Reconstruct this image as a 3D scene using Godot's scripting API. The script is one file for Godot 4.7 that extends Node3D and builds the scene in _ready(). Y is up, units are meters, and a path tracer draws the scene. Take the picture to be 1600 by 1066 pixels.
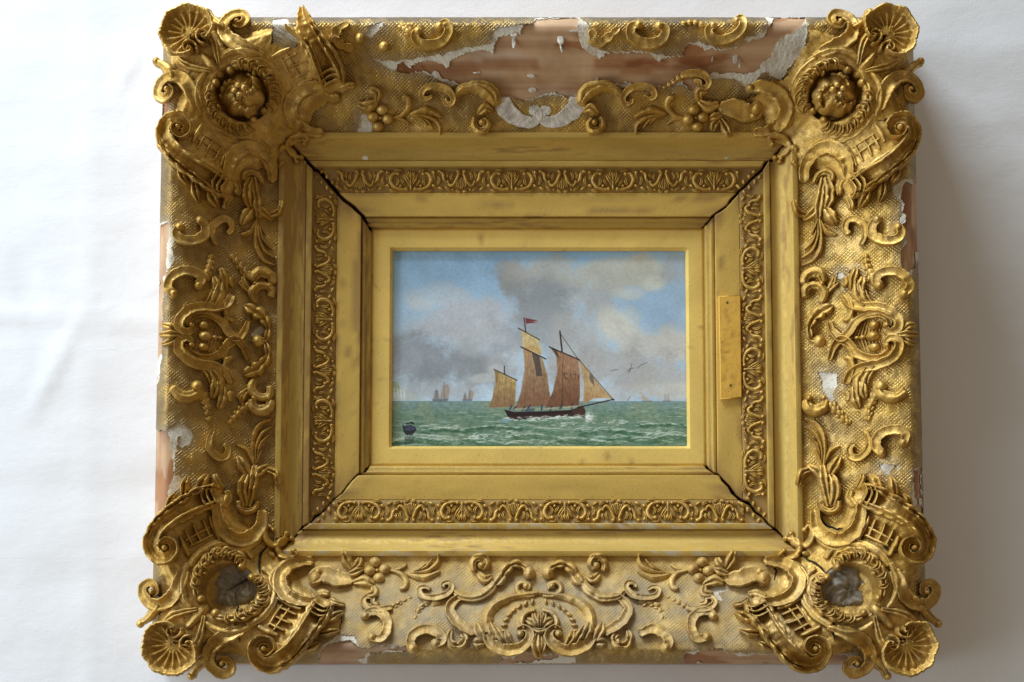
extends Node3D
# An antique gilt frame round a small seascape, lying on a folded white sheet by a window.
# Shapes are written in «frame units» (x to the right, v down the picture, h above the sheet); S turns them into metres.
const S := 0.0006
const FOCAL := 4000.0
const TILT := 8.0
const LOOK := Vector3(-41.4, 100.0, 0.0)       # where the lens points, in frame units
const IX := 410.0   # half size of the rectangle where the ornamented scoop meets the inner mouldings
const IV := 335.0
const WX := 180.0   # width of the scoop on the upright and on the lying rails
const WV := 170.0
const WUP := 175.0      # the upper rail is a little wider than the lower one
const WLOW := 165.5

var nz := FastNoiseLite.new()
var nf := FastNoiseLite.new()
var rng := RandomNumberGenerator.new()
var mats := {}
var frame: Node3D
# mesh being built
var P := PackedVector3Array()
var C := PackedColorArray()
var U := PackedVector2Array()
var I := PackedInt32Array()
# how traced points are laid out: side of the frame, and whether a corner's two halves are swapped
var fx := 1.0
var fv := 1.0
var swap := false
var signed_x := false
var on_corner := false
const CORNER_IN := Vector2(8, 9)     # the two upper corner castings sit a little further in than the lower ones
# height table of one quarter of the frame
const TS := 2.0
const TX := 330
const TV := 285
var table := PackedFloat32Array()
var cam_h: Vector3
var cam_f: Vector3
var cam_d: Vector3

func _ready() -> void:
	rng.seed = 7
	nz.seed = 3
	nz.noise_type = FastNoiseLite.TYPE_SIMPLEX
	nz.frequency = 0.012
	nz.fractal_octaves = 3
	nf.seed = 11
	nf.noise_type = FastNoiseLite.TYPE_SIMPLEX
	nf.frequency = 0.11
	nf.fractal_octaves = 2
	# --- camera
	var t := deg_to_rad(TILT)
	cam_f = Vector3(0, -cos(t), -sin(t))
	cam_d = Vector3(0, -sin(t), cos(t))
	cam_h = LOOK - cam_f * FOCAL
	var cam := Camera3D.new()
	cam.name = "camera"
	add_child(cam)
	cam.look_at_from_position(cam_h * S, LOOK * S, Vector3(0, 0, -1))
	cam.fov = rad_to_deg(2.0 * atan(533.0 / FOCAL))
	cam.near = 0.05
	cam.far = 60.0
	cam.current = true
	# --- air of the room: dim and warm
	var env := Environment.new()
	env.background_mode = Environment.BG_COLOR
	env.background_color = Color(0.86, 0.80, 0.71)
	env.background_energy_multiplier = 0.38
	env.tonemap_mode = Environment.TONE_MAPPER_LINEAR
	env.tonemap_exposure = 1.0
	env.sdfgi_enabled = true
	env.ssao_enabled = true
	env.ssil_enabled = true
	var we := WorldEnvironment.new()
	we.name = "world_environment"
	we.environment = env
	add_child(we)
	# --- daylight from the window on the left, past the upper corner of the table
	window("left_window_light", Vector3(-2.0, 0.78, -0.3), Vector3(0.0, 0.25, -0.3), Vector2(3.1, 1.0), 5.6)
	window("back_window_light", Vector3(-0.95, 0.78, -2.25), Vector3(-0.1, 0.22, 0.0), Vector2(1.3, 1.0), 9.8)
	# --- setting, then things
	make_materials()
	make_table()
	white_sheet()
	frame = Node3D.new()
	frame.name = "picture_frame"
	add_child(frame)
	tag(frame, "ornate antique gilt frame with shell corners, cracked mitres and plaster fallen off its top rail", "picture frame")
	build_rails()
	build_slip()
	build_corners()
	build_long_rails()
	build_short_rails()
	build_chips()
	painting()

func window(called: String, at: Vector3, toward: Vector3, size: Vector2, energy: float) -> void:
	var win := AreaLight3D.new()
	win.name = called
	win.area_size = size
	win.light_color = Color(0.885, 0.945, 1.0)
	win.light_energy = energy
	win.shadow_enabled = true
	win.area_range = 12.0
	win.area_attenuation = 2.0
	add_child(win)
	win.look_at_from_position(at, toward, Vector3.UP)

func tag(o: Node, label: String, category := "", group := "", kind := "") -> void:
	if label: o.set_meta("label", label)
	if category: o.set_meta("category", category)
	if group: o.set_meta("group", group)
	if kind: o.set_meta("kind", kind)

# ---------------------------------------------------------------- mesh collecting
func begin() -> void:
	P.clear()
	C.clear()
	U.clear()
	I.clear()

func vtx(x: float, h: float, v: float, c: Color, u := Vector2.ZERO) -> void:
	P.append(Vector3(x * S, h * S, v * S))
	C.append(c)
	U.append(u)

func quads(at: int, rows: int, cols: int, closed := false) -> void:
	for r in rows - 1:
		for k in (cols if closed else cols - 1):
			var k2 := (k + 1) % cols
			var a := at + r * cols + k
			var b := at + r * cols + k2
			var c := at + (r + 1) * cols + k
			var d := at + (r + 1) * cols + k2
			I.append_array([a, b, c, b, d, c])

func commit(called: String, parent: Node, mat: Material) -> MeshInstance3D:
	var n := PackedVector3Array()
	n.resize(P.size())
	var i := 0
	var cnt := I.size()
	while i < cnt:
		var a := I[i]
		var b := I[i + 1]
		var c := I[i + 2]
		var f := (P[c] - P[a]).cross(P[b] - P[a])
		n[a] += f
		n[b] += f
		n[c] += f
		i += 3
	for k in n.size():
		n[k] = n[k].normalized() if n[k].length_squared() > 1e-24 else Vector3.UP
	var arr := []
	arr.resize(Mesh.ARRAY_MAX)
	arr[Mesh.ARRAY_VERTEX] = P.duplicate()
	arr[Mesh.ARRAY_NORMAL] = n
	arr[Mesh.ARRAY_COLOR] = C.duplicate()
	arr[Mesh.ARRAY_TEX_UV] = U.duplicate()
	arr[Mesh.ARRAY_INDEX] = I.duplicate()
	var me := ArrayMesh.new()
	if I.size() > 0:
		me.add_surface_from_arrays(Mesh.PRIMITIVE_TRIANGLES, arr)
		me.surface_set_material(0, mat)
	var o := MeshInstance3D.new()
	o.name = called
	o.mesh = me
	parent.add_child(o, true)
	return o

# ---------------------------------------------------------------- materials
func noise_tex(freq: float, oct: int, sd: int, ramp: Gradient = null, as_normal := false, bump := 2.0, size := 512) -> NoiseTexture2D:
	var n := FastNoiseLite.new()
	n.seed = sd
	n.frequency = freq
	n.fractal_octaves = oct
	n.noise_type = FastNoiseLite.TYPE_SIMPLEX_SMOOTH
	var t := NoiseTexture2D.new()
	t.width = size
	t.height = size
	t.seamless = true
	t.noise = n
	if ramp: t.color_ramp = ramp
	t.as_normal_map = as_normal
	t.bump_strength = bump
	return t

func ramp2(stops: Array) -> Gradient:
	var g := Gradient.new()
	var off := PackedFloat32Array()
	var col := PackedColorArray()
	for s in stops:
		off.append(s[0])
		col.append(s[1])
	g.offsets = off
	g.colors = col
	return g

func base_mat(called: String, metal: float, rough: float) -> StandardMaterial3D:
	var m := StandardMaterial3D.new()
	m.resource_name = called
	m.vertex_color_use_as_albedo = true
	m.metallic = metal
	m.roughness = rough
	m.cull_mode = BaseMaterial3D.CULL_DISABLED
	mats[called] = m
	return m

func grain(m: StandardMaterial3D, alb: Texture2D, nrm: Texture2D, nscale: float, rough: Texture2D, per_m: float) -> void:
	m.uv1_triplanar = true
	m.uv1_world_triplanar = true
	m.uv1_scale = Vector3(per_m, per_m, per_m)
	if alb: m.albedo_texture = alb
	if rough:
		m.roughness_texture = rough
		m.roughness_texture_channel = BaseMaterial3D.TEXTURE_CHANNEL_RED
	if nrm:
		m.normal_enabled = true
		m.normal_texture = nrm
		m.normal_scale = nscale

func diaper_tex() -> ImageTexture:
	# lattice of small pillows pressed into the composition, 8 x 8 lozenges to a tile
	var n := 1024
	var im := Image.create(n, n, false, Image.FORMAT_RGB8)
	var w := FastNoiseLite.new()
	w.seed = 21
	w.frequency = 0.0045
	w.fractal_octaves = 3
	for y in n:
		for x in n:
			var a := float(x) / n * 30.0
			var b := float(y) / n * 33.0
			var g := w.get_noise_2d(x, y)
			var q := g * 0.8
			var p := absf(sin(PI * (a + b) + q))
			var r := absf(sin(PI * (a - b) - q))
			# worn flat here, clogged with old size there
			var amp := clampf(0.62 + 1.5 * w.get_noise_2d(x * 1.7 + 4000.0, y * 1.7), 0.12, 1.0)
			var h := pow(minf(p, r), 0.55) * 0.8 * amp + 0.10 * w.get_noise_2d(x * 9.0, y * 9.0) + 0.1 * g
			im.set_pixel(x, y, Color(h, h, h))
	im.bump_map_to_normal_map(9.0)
	return ImageTexture.create_from_image(im)

func make_materials() -> void:
	var speck := noise_tex(0.035, 5, 5, ramp2([[0.0, Color(0.84, 0.79, 0.73)], [0.3, Color(0.94, 0.92, 0.89)], [0.55, Color(1, 1, 1)], [1.0, Color(1, 1, 0.98)]]))
	var fine_n := noise_tex(0.045, 4, 9, null, true, 3.0)
	var rgh := noise_tex(0.02, 4, 15, ramp2([[0.0, Color(0.40, 0.40, 0.40)], [0.5, Color(0.53, 0.53, 0.53)], [1.0, Color(0.8, 0.8, 0.8)]]))
	var rgh2 := noise_tex(0.02, 4, 16, ramp2([[0.0, Color(0.42, 0.42, 0.42)], [1.0, Color(0.75, 0.75, 0.75)]]))
	var spots := noise_tex(0.036, 4, 6, ramp2([[0.0, Color(0.45, 0.35, 0.25)], [0.22, Color(0.68, 0.58, 0.46)], [0.34, Color(0.96, 0.94, 0.91)], [0.62, Color(1, 1, 1)], [1.0, Color(1, 1, 0.97)]]))
	grain(base_mat("gilt", 0.62, 1.0), spots, fine_n, 0.8, rgh, 34.0)
	grain(base_mat("gilt_dusty", 0.3, 1.0), spots, fine_n, 0.8, rgh2, 34.0)
	var pits := noise_tex(0.04, 3, 8, ramp2([[0.0, Color(0.45, 0.34, 0.22)], [0.08, Color(0.78, 0.7, 0.58)], [0.14, Color(0.97, 0.96, 0.94)], [0.5, Color(1, 1, 1)], [1.0, Color(1, 0.99, 0.96)]]))
	grain(base_mat("gilt_smooth", 0.35, 1.0), pits, fine_n, 0.2, rgh2, 17.0)
	grain(base_mat("gilt_matt", 0.12, 1.0), pits, fine_n, 0.2, rgh2, 17.0)
	var g := base_mat("diaper", 0.62, 0.45)
	g.normal_enabled = true
	g.normal_texture = diaper_tex()
	g.normal_scale = 0.85
	var gd := base_mat("diaper_dusty", 0.12, 0.8)
	gd.normal_enabled = true
	gd.normal_texture = g.normal_texture
	gd.normal_scale = 0.6
	var ge := base_mat("gesso", 0.0, 0.9)
	grain(ge, noise_tex(0.05, 4, 31, ramp2([[0.0, Color(0.8, 0.77, 0.72)], [0.6, Color(1, 1, 1)]])), fine_n, 1.0, null, 20.0)
	var wd := base_mat("wood", 0.0, 0.6)
	wd.albedo_texture = wood_tex()
	grain(base_mat("plaster", 0.0, 0.95), speck, fine_n, 1.4, null, 25.0)
	base_mat("crack", 0.0, 1.0)
	var sh := base_mat("linen", 0.0, 0.95)
	sh.vertex_color_use_as_albedo = false
	sh.albedo_color = Color(0.9, 0.9, 0.9)
	sh.uv1_triplanar = true
	sh.uv1_world_triplanar = true
	sh.uv1_scale = Vector3(5, 5, 5)
	sh.normal_enabled = true
	sh.normal_texture = weave_tex()
	sh.normal_scale = 0.4

func weave_tex() -> ImageTexture:
	var n := 1024
	var im := Image.create(n, n, false, Image.FORMAT_RGB8)
	var w := FastNoiseLite.new()
	w.seed = 77
	w.frequency = 0.006
	w.fractal_octaves = 4
	var w2 := FastNoiseLite.new()
	w2.seed = 78
	w2.frequency = 0.09
	for y in n:
		for x in n:
			var h := 0.5 + 0.25 * w.get_noise_2d(x, y * 1.6) + 0.06 * w2.get_noise_2d(x * 0.25, y) + 0.06 * w2.get_noise_2d(x, y * 0.25)
			im.set_pixel(x, y, Color(h, h, h))
	im.bump_map_to_normal_map(6.0)
	return ImageTexture.create_from_image(im)

func wood_tex() -> ImageTexture:
	var w := 1024
	var h := 256
	var im := Image.create(w, h, false, Image.FORMAT_RGB8)
	var a := FastNoiseLite.new()
	a.seed = 41
	a.frequency = 0.01
	a.fractal_octaves = 4
	var b := FastNoiseLite.new()
	b.seed = 42
	b.frequency = 0.006
	for y in h:
		for x in w:
			var g := a.get_noise_2d(x * 0.26, y * 5.0)
			var s := b.get_noise_2d(x * 0.5, y * 1.9)
			var c := Color(0.79, 0.645, 0.49).lerp(Color(0.655, 0.495, 0.345), clampf(0.4 + g * 1.0, 0, 1))
			# glue stains with an edge of their own
			if s > 0.24: c = c.lerp(Color(0.60, 0.38, 0.20), clampf((s - 0.24) * 9.0, 0, 0.75))
			if s < -0.2: c = c.lerp(Color(0.80, 0.71, 0.63), clampf((-s - 0.2) * 3.0, 0, 0.6))
			im.set_pixel(x, y, c)
	return ImageTexture.create_from_image(im)

const GOLD := Color(0.53, 0.325, 0.07)
const PALE := Color(0.74, 0.50, 0.155)
const BOLE := Color(0.20, 0.105, 0.04)
const GRIME_SHADE := Color(0.30, 0.185, 0.06)
const DUST := Color(0.33, 0.265, 0.17)

# the age of the gilding at one place: rubbed through here, brighter there, dust on the rail that lies lowest
func patina(x: float, v: float, rub := 1.0, dusty := 1.0) -> Color:
	if over.a > 0.0:
		var g := 1.0 + 0.35 * nf.get_noise_2d(x, v) + 0.3 * nz.get_noise_2d(x * 3.0, v * 3.0)
		return Color(over.r * g, over.g * g, over.b * g)
	var a := nz.get_noise_2d(x * 1.3, v * 1.3)
	var b := nf.get_noise_2d(x, v)
	var c := GOLD.lerp(PALE, clampf(0.25 + a * 1.1 + b * 0.35, 0.0, 1.0))
	var w := clampf((nf.get_noise_2d(x * 0.32 + 400.0, v * 0.32) * 0.7 + b * 0.3 - 0.14 + a * 0.35) * 1.3 * rub, 0.0, 0.42)
	c = c.lerp(BOLE, w)
	if dusty > 0.0 and v > 250.0:
		var d := clampf((v - 330.0) / 60.0, 0.0, 1.0) * (1.0 - 0.85 * smoothstep(462.0, 486.0, v)) * clampf(1.2 - absf(x) / 620.0, 0.15, 1.0)
		c = c.lerp(DUST, clampf(d * dusty * (0.52 + nz.get_noise_2d(x + 90.0, v * 1.5) * 0.42 + b * 0.12), 0.0, 0.85))
	return c

# ---------------------------------------------------------------- the form of the frame
func scoop(t: float) -> float:
	if t <= 0.88:
		var s := clampf(t / 0.88, 0.0, 1.0)
		var sm := s * s * (3.0 - 2.0 * s)
		return 86.0 + 86.0 * (0.3 * s + 0.7 * sm)
	return 172.0 - 34.0 * pow((t - 0.88) / 0.12, 1.6)

func poly_sd(p: Vector2, poly: PackedVector2Array) -> float:
	# signed distance, positive inside
	var n := poly.size()
	var d := 1e9
	var inside := false
	var j := n - 1
	for i in n:
		var a := poly[i]
		var b := poly[j]
		var e := b - a
		var w := p - a
		d = minf(d, (w - e * clampf(w.dot(e) / e.dot(e), 0.0, 1.0)).length_squared())
		if (a.y > p.y) != (b.y > p.y) and p.x < (b.x - a.x) * (p.y - a.y) / (b.y - a.y) + a.x:
			inside = not inside
		j = i
	return sqrt(d) if inside else -sqrt(d)

var corner_poly := PackedVector2Array([Vector2(10, 10), Vector2(10, 62), Vector2(36, 100), Vector2(12, 165), Vector2(6, 205), Vector2(55, 252), Vector2(110, 256), Vector2(128, 224), Vector2(172, 208), Vector2(186, 180),
	Vector2(208, 172), Vector2(224, 128), Vector2(256, 110), Vector2(252, 55), Vector2(205, 6), Vector2(165, 12), Vector2(100, 36), Vector2(62, 10)])
const RING := Vector2(117, 113)

func corner_bump(a: float, b: float) -> float:
	var p := Vector2(a, b)
	var sd := poly_sd(p, corner_poly)
	var k := 11.0 * smoothstep(-2.0, 12.0, sd)
	var r := p.distance_to(RING)
	k += 24.0 * exp(-pow(maxf(r - 30.0, 0.0) / 38.0, 2.0))
	# a ridge from the ring out to the shell
	var along := clampf((p - RING).dot(Vector2(-0.707, -0.707)), 0.0, 120.0)
	var off := (p - RING - Vector2(-0.707, -0.707) * along).length()
	k += 10.0 * exp(-pow(off / 22.0, 2.0)) * smoothstep(20.0, 50.0, along)
	return k

func raw_height(x: float, v: float) -> float:
	var tx := (x - IX) / WX
	var tv := (v - IV) / WV
	var t := maxf(tx, tv)
	var h: float
	if t >= 0.0:
		h = scoop(minf(t, 0.88)) - 22.0 * clampf((t - 0.9) / 0.3, 0.0, 1.0)
		var a := IX + WX - x
		var b := IV + WV - v
		if a < 265.0 and b < 265.0:
			h += corner_bump(a, b)
	else:
		h = inner(minf(IX - x, IV - v))
	return h

func inner(e: float) -> float:
	if e < 9.0: return 92.0
	if e < 42.0:
		var q := (e - 9.0) / 33.0
		return 91.0 - 19.0 * sin(q * PI * 0.5) - 4.0 * sin(q * PI)
	if e < 52.0: return 76.0
	if e < 90.0: return 65.0 - (e - 52.0) * 0.2
	if e < 129.0: return 57.0
	if e < 145.0: return 50.0 - (e - 129.0) * 0.5
	return 38.0

func make_table() -> void:
	table.resize(TX * TV)
	for j in TV:
		for i in TX:
			table[j * TX + i] = raw_height(i * TS, j * TS)

func top(x: float, v: float) -> float:
	if flat: return 65.0 - v * 0.2
	if boss_lift > 0.0: return boss_lift
	if flat_at > 0.0: return flat_at
	var a := minf(absf(x) / TS, TX - 1.01)
	var b := minf(absf(v) / TS, TV - 1.01)
	var i := int(a)
	var j := int(b)
	a -= i
	b -= j
	var k := j * TX + i
	return lerpf(lerpf(table[k], table[k + 1], a), lerpf(table[k + TX], table[k + TX + 1], a), b)

# the spot of the frame's surface that stands at a place measured in the photograph
func spot(px: float, py: float) -> Vector2:
	var d := cam_f * FOCAL + Vector3(px - 800.0, 0, 0) + cam_d * (py - 533.0)
	var h := 120.0
	var p := Vector2.ZERO
	for k in 5:
		var q := cam_h + d * ((h - cam_h.y) / d.y)
		p = Vector2(q.x, q.z)
		h = top(p.x, p.y) + 5.0
	return p

# the same spot moved to the side or corner that is being built
func place(px: float, py: float) -> Vector2:
	var p := spot(px, py)
	p = Vector2(p.x if signed_x else absf(p.x), absf(p.y))
	if swap:
		p = Vector2(IX + WX - (IV + WV - p.y), IV + WV - (IX + WX - p.x))
	if on_corner and fv < 0.0: p -= CORNER_IN
	return Vector2(p.x * fx, p.y * fv)

func side(x: float, v: float, sw := false, sg := false) -> void:
	fx = x
	fv = v
	swap = sw
	signed_x = sg

# ---------------------------------------------------------------- ornament pieces
# each cross section runs from one foot to the other: (across, up)
const ROUND := [Vector2(-1, -0.3), Vector2(-1, 0.12), Vector2(-0.84, 0.55), Vector2(-0.5, 0.87), Vector2(0, 1), Vector2(0.5, 0.87), Vector2(0.84, 0.55), Vector2(1, 0.12), Vector2(1, -0.3)]
const BAND := [Vector2(-1, -0.3), Vector2(-1.02, 0.75), Vector2(-0.92, 0.97), Vector2(-0.76, 1.0), Vector2(-0.6, 0.86), Vector2(0, 0.76), Vector2(0.6, 0.86), Vector2(0.76, 1.0), Vector2(0.92, 0.97), Vector2(1.02, 0.75), Vector2(1, -0.3)]
const LEAF := [Vector2(-1, -0.3), Vector2(-1.0, 0.2), Vector2(-0.72, 0.78), Vector2(-0.36, 1.0), Vector2(-0.08, 0.6), Vector2(0.08, 0.6), Vector2(0.36, 1.0), Vector2(0.72, 0.78), Vector2(1.0, 0.2), Vector2(1, -0.3)]
const CARVED := [Vector2(-1, -0.3), Vector2(-1, 0.15), Vector2(-0.86, 0.58), Vector2(-0.6, 0.8), Vector2(-0.38, 0.62), Vector2(-0.12, 0.94), Vector2(0.12, 1.0), Vector2(0.4, 0.9), Vector2(0.55, 0.74), Vector2(0.76, 0.74), Vector2(0.95, 0.4), Vector2(1, 0.12), Vector2(1, -0.3)]
const DISH := [Vector2(-1, -0.3), Vector2(-1.03, 0.6), Vector2(-0.9, 1.0), Vector2(-0.7, 0.95), Vector2(-0.3, 0.5), Vector2(0.2, 0.42), Vector2(0.7, 0.62), Vector2(0.95, 0.7), Vector2(1.03, 0.45), Vector2(1, -0.3)]
const KNIFE := [Vector2(-1, -0.3), Vector2(-1.0, 0.15), Vector2(-0.45, 0.6), Vector2(0.1, 1.0), Vector2(0.32, 1.0), Vector2(0.8, 0.5), Vector2(1.0, 0.1), Vector2(1, -0.3)]

func v2(list: Array) -> PackedVector2Array:
	# x, y, x, y ... in the photograph -> spots on the frame
	var out := PackedVector2Array()
	var i := 0
	while i < list.size():
		out.append(place(list[i], list[i + 1]))
		i += 2
	return out

func smooth(c: PackedVector2Array, step: float) -> Array:
	# points and their place (0..1) along the controls
	var pts := PackedVector2Array()
	var at := PackedFloat32Array()
	var n := c.size()
	for i in n - 1:
		var p0 := c[maxi(i - 1, 0)]
		var p1 := c[i]
		var p2 := c[i + 1]
		var p3 := c[mini(i + 2, n - 1)]
		var k := maxi(2, int(ceil(p1.distance_to(p2) / step)))
		for j in k:
			pts.append(p1.cubic_interpolate(p2, p0, p3, float(j) / k))
			at.append((i + float(j) / k) / (n - 1))
	pts.append(c[n - 1])
	at.append(1.0)
	return [pts, at]

func pick(a: Array, t: float) -> float:
	if a.size() == 1: return a[0]
	var f := t * (a.size() - 1)
	var i := mini(int(f), a.size() - 2)
	return lerpf(a[i], a[i + 1], f - i)

# sweep a section along a line laid on the frame; lobes > 0 makes the edge scalloped like acanthus
func sweep(line: PackedVector2Array, w: Array, h: Array, sec: Array, lobes := 0, bite := 0.35, lift := 0.0, rub := 1.0) -> void:
	if sec == ROUND and w.max() >= 5.0: sec = CARVED
	var s := smooth(line, 2.6)
	var pts: PackedVector2Array = s[0]
	var at: PackedFloat32Array = s[1]
	var n := pts.size()
	var m := sec.size()
	var first := P.size()
	var rows := 0
	for i in range(-1, n + 1):
		var ii := clampi(i, 0, n - 1)
		var tan := (pts[mini(ii + 1, n - 1)] - pts[maxi(ii - 1, 0)]).normalized()
		var nor := Vector2(-tan.y, tan.x) * (fx * fv) * (-1.0 if swap else 1.0)
		var c0 := pts[ii]
		var ww := (1.0 if flat else 1.15) * pick(w, at[ii]) * (1.0 + 0.09 * nf.get_noise_2d(c0.x * 0.5 + 31.0, c0.y * 0.7))
		var hh := pick(h, at[ii]) * (1.0 + 0.12 * nf.get_noise_2d(c0.x * 0.4, c0.y * 0.6 + 77.0))
		c0 += nor * ww * 0.08 * nf.get_noise_2d(c0.x * 0.5 + 9.0, c0.y * 0.5)
		var edge := 1.0
		var hk := 1.0
		if i < 0 or i >= n:      # rounded ends
			c0 += tan * ww * 0.45 * (-1.0 if i < 0 else 1.0)
			edge = 0.25
			hk = 0.35
		var l := 1.0
		if lobes > 0:
			var ph := fposmod(at[ii] * lobes, 1.0)
			l = 1.0 - bite * (1.0 - pow(sin(PI * ph), 0.6)) 
			hk *= 1.0 - 0.28 * (1.0 - sin(PI * ph))
		for k in m:
			var q: Vector2 = sec[k]
			var u := q.x * ww * edge * (l if absf(q.x) > 0.3 else 1.0)
			var p := c0 + nor * u
			if lobes > 0 and absf(q.x) > 0.6: p += tan * ww * 0.3
			var y := q.y * hh * hk * (1.0 + 0.06 * nf.get_noise_2d(p.x * 1.2, p.y * 1.2)) if q.y > 0.0 else -6.0
			vtx(p.x, top(p.x, p.y) + y + (lift if q.y > 0.0 else 0.0), p.y, patina(p.x, p.y, rub, 0.7))
		rows += 1
	quads(first, rows, m, true)

func ball(c: Vector2, rx: float, ry: float, h: float, turn := 0.0, lift := 0.0) -> void:
	var first := P.size()
	var y0 := top(c.x, c.y) + lift
	if not flat and flat_at < 0.0:
		rx *= 1.08
		ry *= 1.08
	for r in 7:
		var a := -0.35 + (PI * 0.5 + 0.35) * r / 6.0
		for k in 12:
			var b := TAU * k / 12.0
			var o := Vector2(cos(b) * rx, sin(b) * ry).rotated(turn) * cos(a)
			var p := c + o
			vtx(p.x, y0 + h * sin(a), p.y, patina(p.x, p.y, 1.0, 0.7))
	quads(first, 7, 12, true)

func bead(px: float, py: float, r: float, h := -1.0) -> void:
	ball(place(px, py), r, r, r * 1.15 if h < 0.0 else h)

func done(called: String, parent: Node, mat := "gilt") -> MeshInstance3D:
	if mat == "gilt" and rails.size() > 1 and parent == rails[1]: mat = "gilt_dusty"
	var o := commit(called, parent, mats[mat])
	begin()
	return o

# a C-scroll: band with a knob at each end
func c_scroll(parent: Node, pts: Array, w: float, h: float, sec: Array = BAND, knobs := 3, called := "scroll") -> void:
	begin()
	var l := v2(pts)
	sweep(l, [w * 0.8, w, w * 1.05, w, w * 0.8], [h * 0.9, h, h, h, h * 0.9], sec)
	if knobs & 1: ball(l[0], w * 1.15, w * 1.15, h * 1.15)
	if knobs & 2: ball(l[l.size() - 1], w * 1.15, w * 1.15, h * 1.15)
	done(called, parent)

func stroke(parent: Node, called: String, pts: Array, w: Array, h: Array, sec: Array = ROUND, lobes := 0, bite := 0.35, lift := 0.0) -> void:
	begin()
	sweep(v2(pts), w, h, sec, lobes, bite, lift)
	done(called, parent)

func husks(parent: Node, pts: Array, r0: float, r1: float, n: int) -> void:
	begin()
	var s := smooth(v2(pts), 1.0)
	var line: PackedVector2Array = s[0]
	for i in n:
		var k := int((i + 0.5) / n * (line.size() - 1))
		var tan := (line[mini(k + 2, line.size() - 1)] - line[maxi(k - 2, 0)]).normalized()
		var r := lerpf(r0, r1, float(i) / maxi(n - 1, 1))
		ball(line[k] + Vector2(rng.randf_range(-1, 1), rng.randf_range(-1, 1)), r * 1.35, r * 0.85, r * 1.2, tan.angle())
		ball(line[k] + tan.orthogonal() * r * 0.7 + tan * r * 0.4, r * 0.9, r * 0.5, r * 0.8, tan.angle() + 0.5)
		ball(line[k] - tan.orthogonal() * r * 0.7 + tan * r * 0.4, r * 0.9, r * 0.5, r * 0.8, tan.angle() - 0.5)
	done("husk_chain", parent)

func petals(parent: Node, list: Array) -> void:
	# each: [points, widths, height]
	for q in list:
		stroke(parent, "leaf", q[0], q[1], [q[2] * 0.7, q[2], q[2] * 1.1, q[2] * 0.6], LEAF)

# ---------------------------------------------------------------- the sheet under the frame
func white_sheet() -> void:
	begin()
	var nx := 360
	var ny := 300
	var w := FastNoiseLite.new()
	w.seed = 90
	w.frequency = 0.0035
	w.fractal_octaves = 3
	for j in ny + 1:
		for i in nx + 1:
			var x := -2600.0 + 5200.0 * i / nx
			var v := -2100.0 + 4200.0 * j / ny
			var h := w.get_noise_2d(x, v) * 2.0 + w.get_noise_2d(x * 0.5 + 3000.0, v * 2.2) * 1.6
			h -= 3.0
			# ironed fold across the middle, and two upright ones
			var f := v + 38.0 - x * 0.018
			h += 3.6 * exp(-absf(f) / 7.0)
			h += 1.4 * exp(-absf(x + 720.0 - v * 0.02) / 12.0) + 2.0 * exp(-absf(x - 1010.0) / 12.0)
			# puckers beside the fold
			h += dent(x, v, -700.0, -75.0, 0.75, 70.0, 10.0, 3.4)
			h += dent(x, v, -770.0, 20.0, 2.0, 90.0, 12.0, 3.0)
			h += dent(x, v, -815.0, -80.0, 1.25, 80.0, 12.0, -3.0)
			h += dent(x, v, -670.0, -455.0, 1.9, 26.0, 9.0, 3.0)
			vtx(x, minf(h, 1.0), v, Color.WHITE)
	quads(0, ny + 1, nx + 1)
	var o := done("white_sheet", self, "linen")
	tag(o, "white ironed cloth sheet with a fold crease, lying under the gilt frame", "sheet")

func dent(x: float, v: float, cx: float, cv: float, turn: float, lng: float, wide: float, amp: float) -> float:
	var p := Vector2(x - cx, v - cv).rotated(-turn)
	return amp * exp(-pow(p.x / lng, 2.0) - pow(p.y / wide, 2.0))

# ---------------------------------------------------------------- rails
var rails: Array[Node3D] = []          # upper, lower, left, right

func rail_point(k: int, s: float, t: float) -> Vector2:
	# s runs along the rail (-1..1), t from the inner edge of the scoop (0) to the outside (1)
	if k < 2:
		return Vector2(s * (IX + WX * t), -IV - WUP * t if k == 0 else IV + WLOW * t)
	return Vector2((IX + WX * t) * (-1.0 if k == 2 else 1.0), s * (IV + (WUP if s < 0.0 else WLOW) * t))

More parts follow.
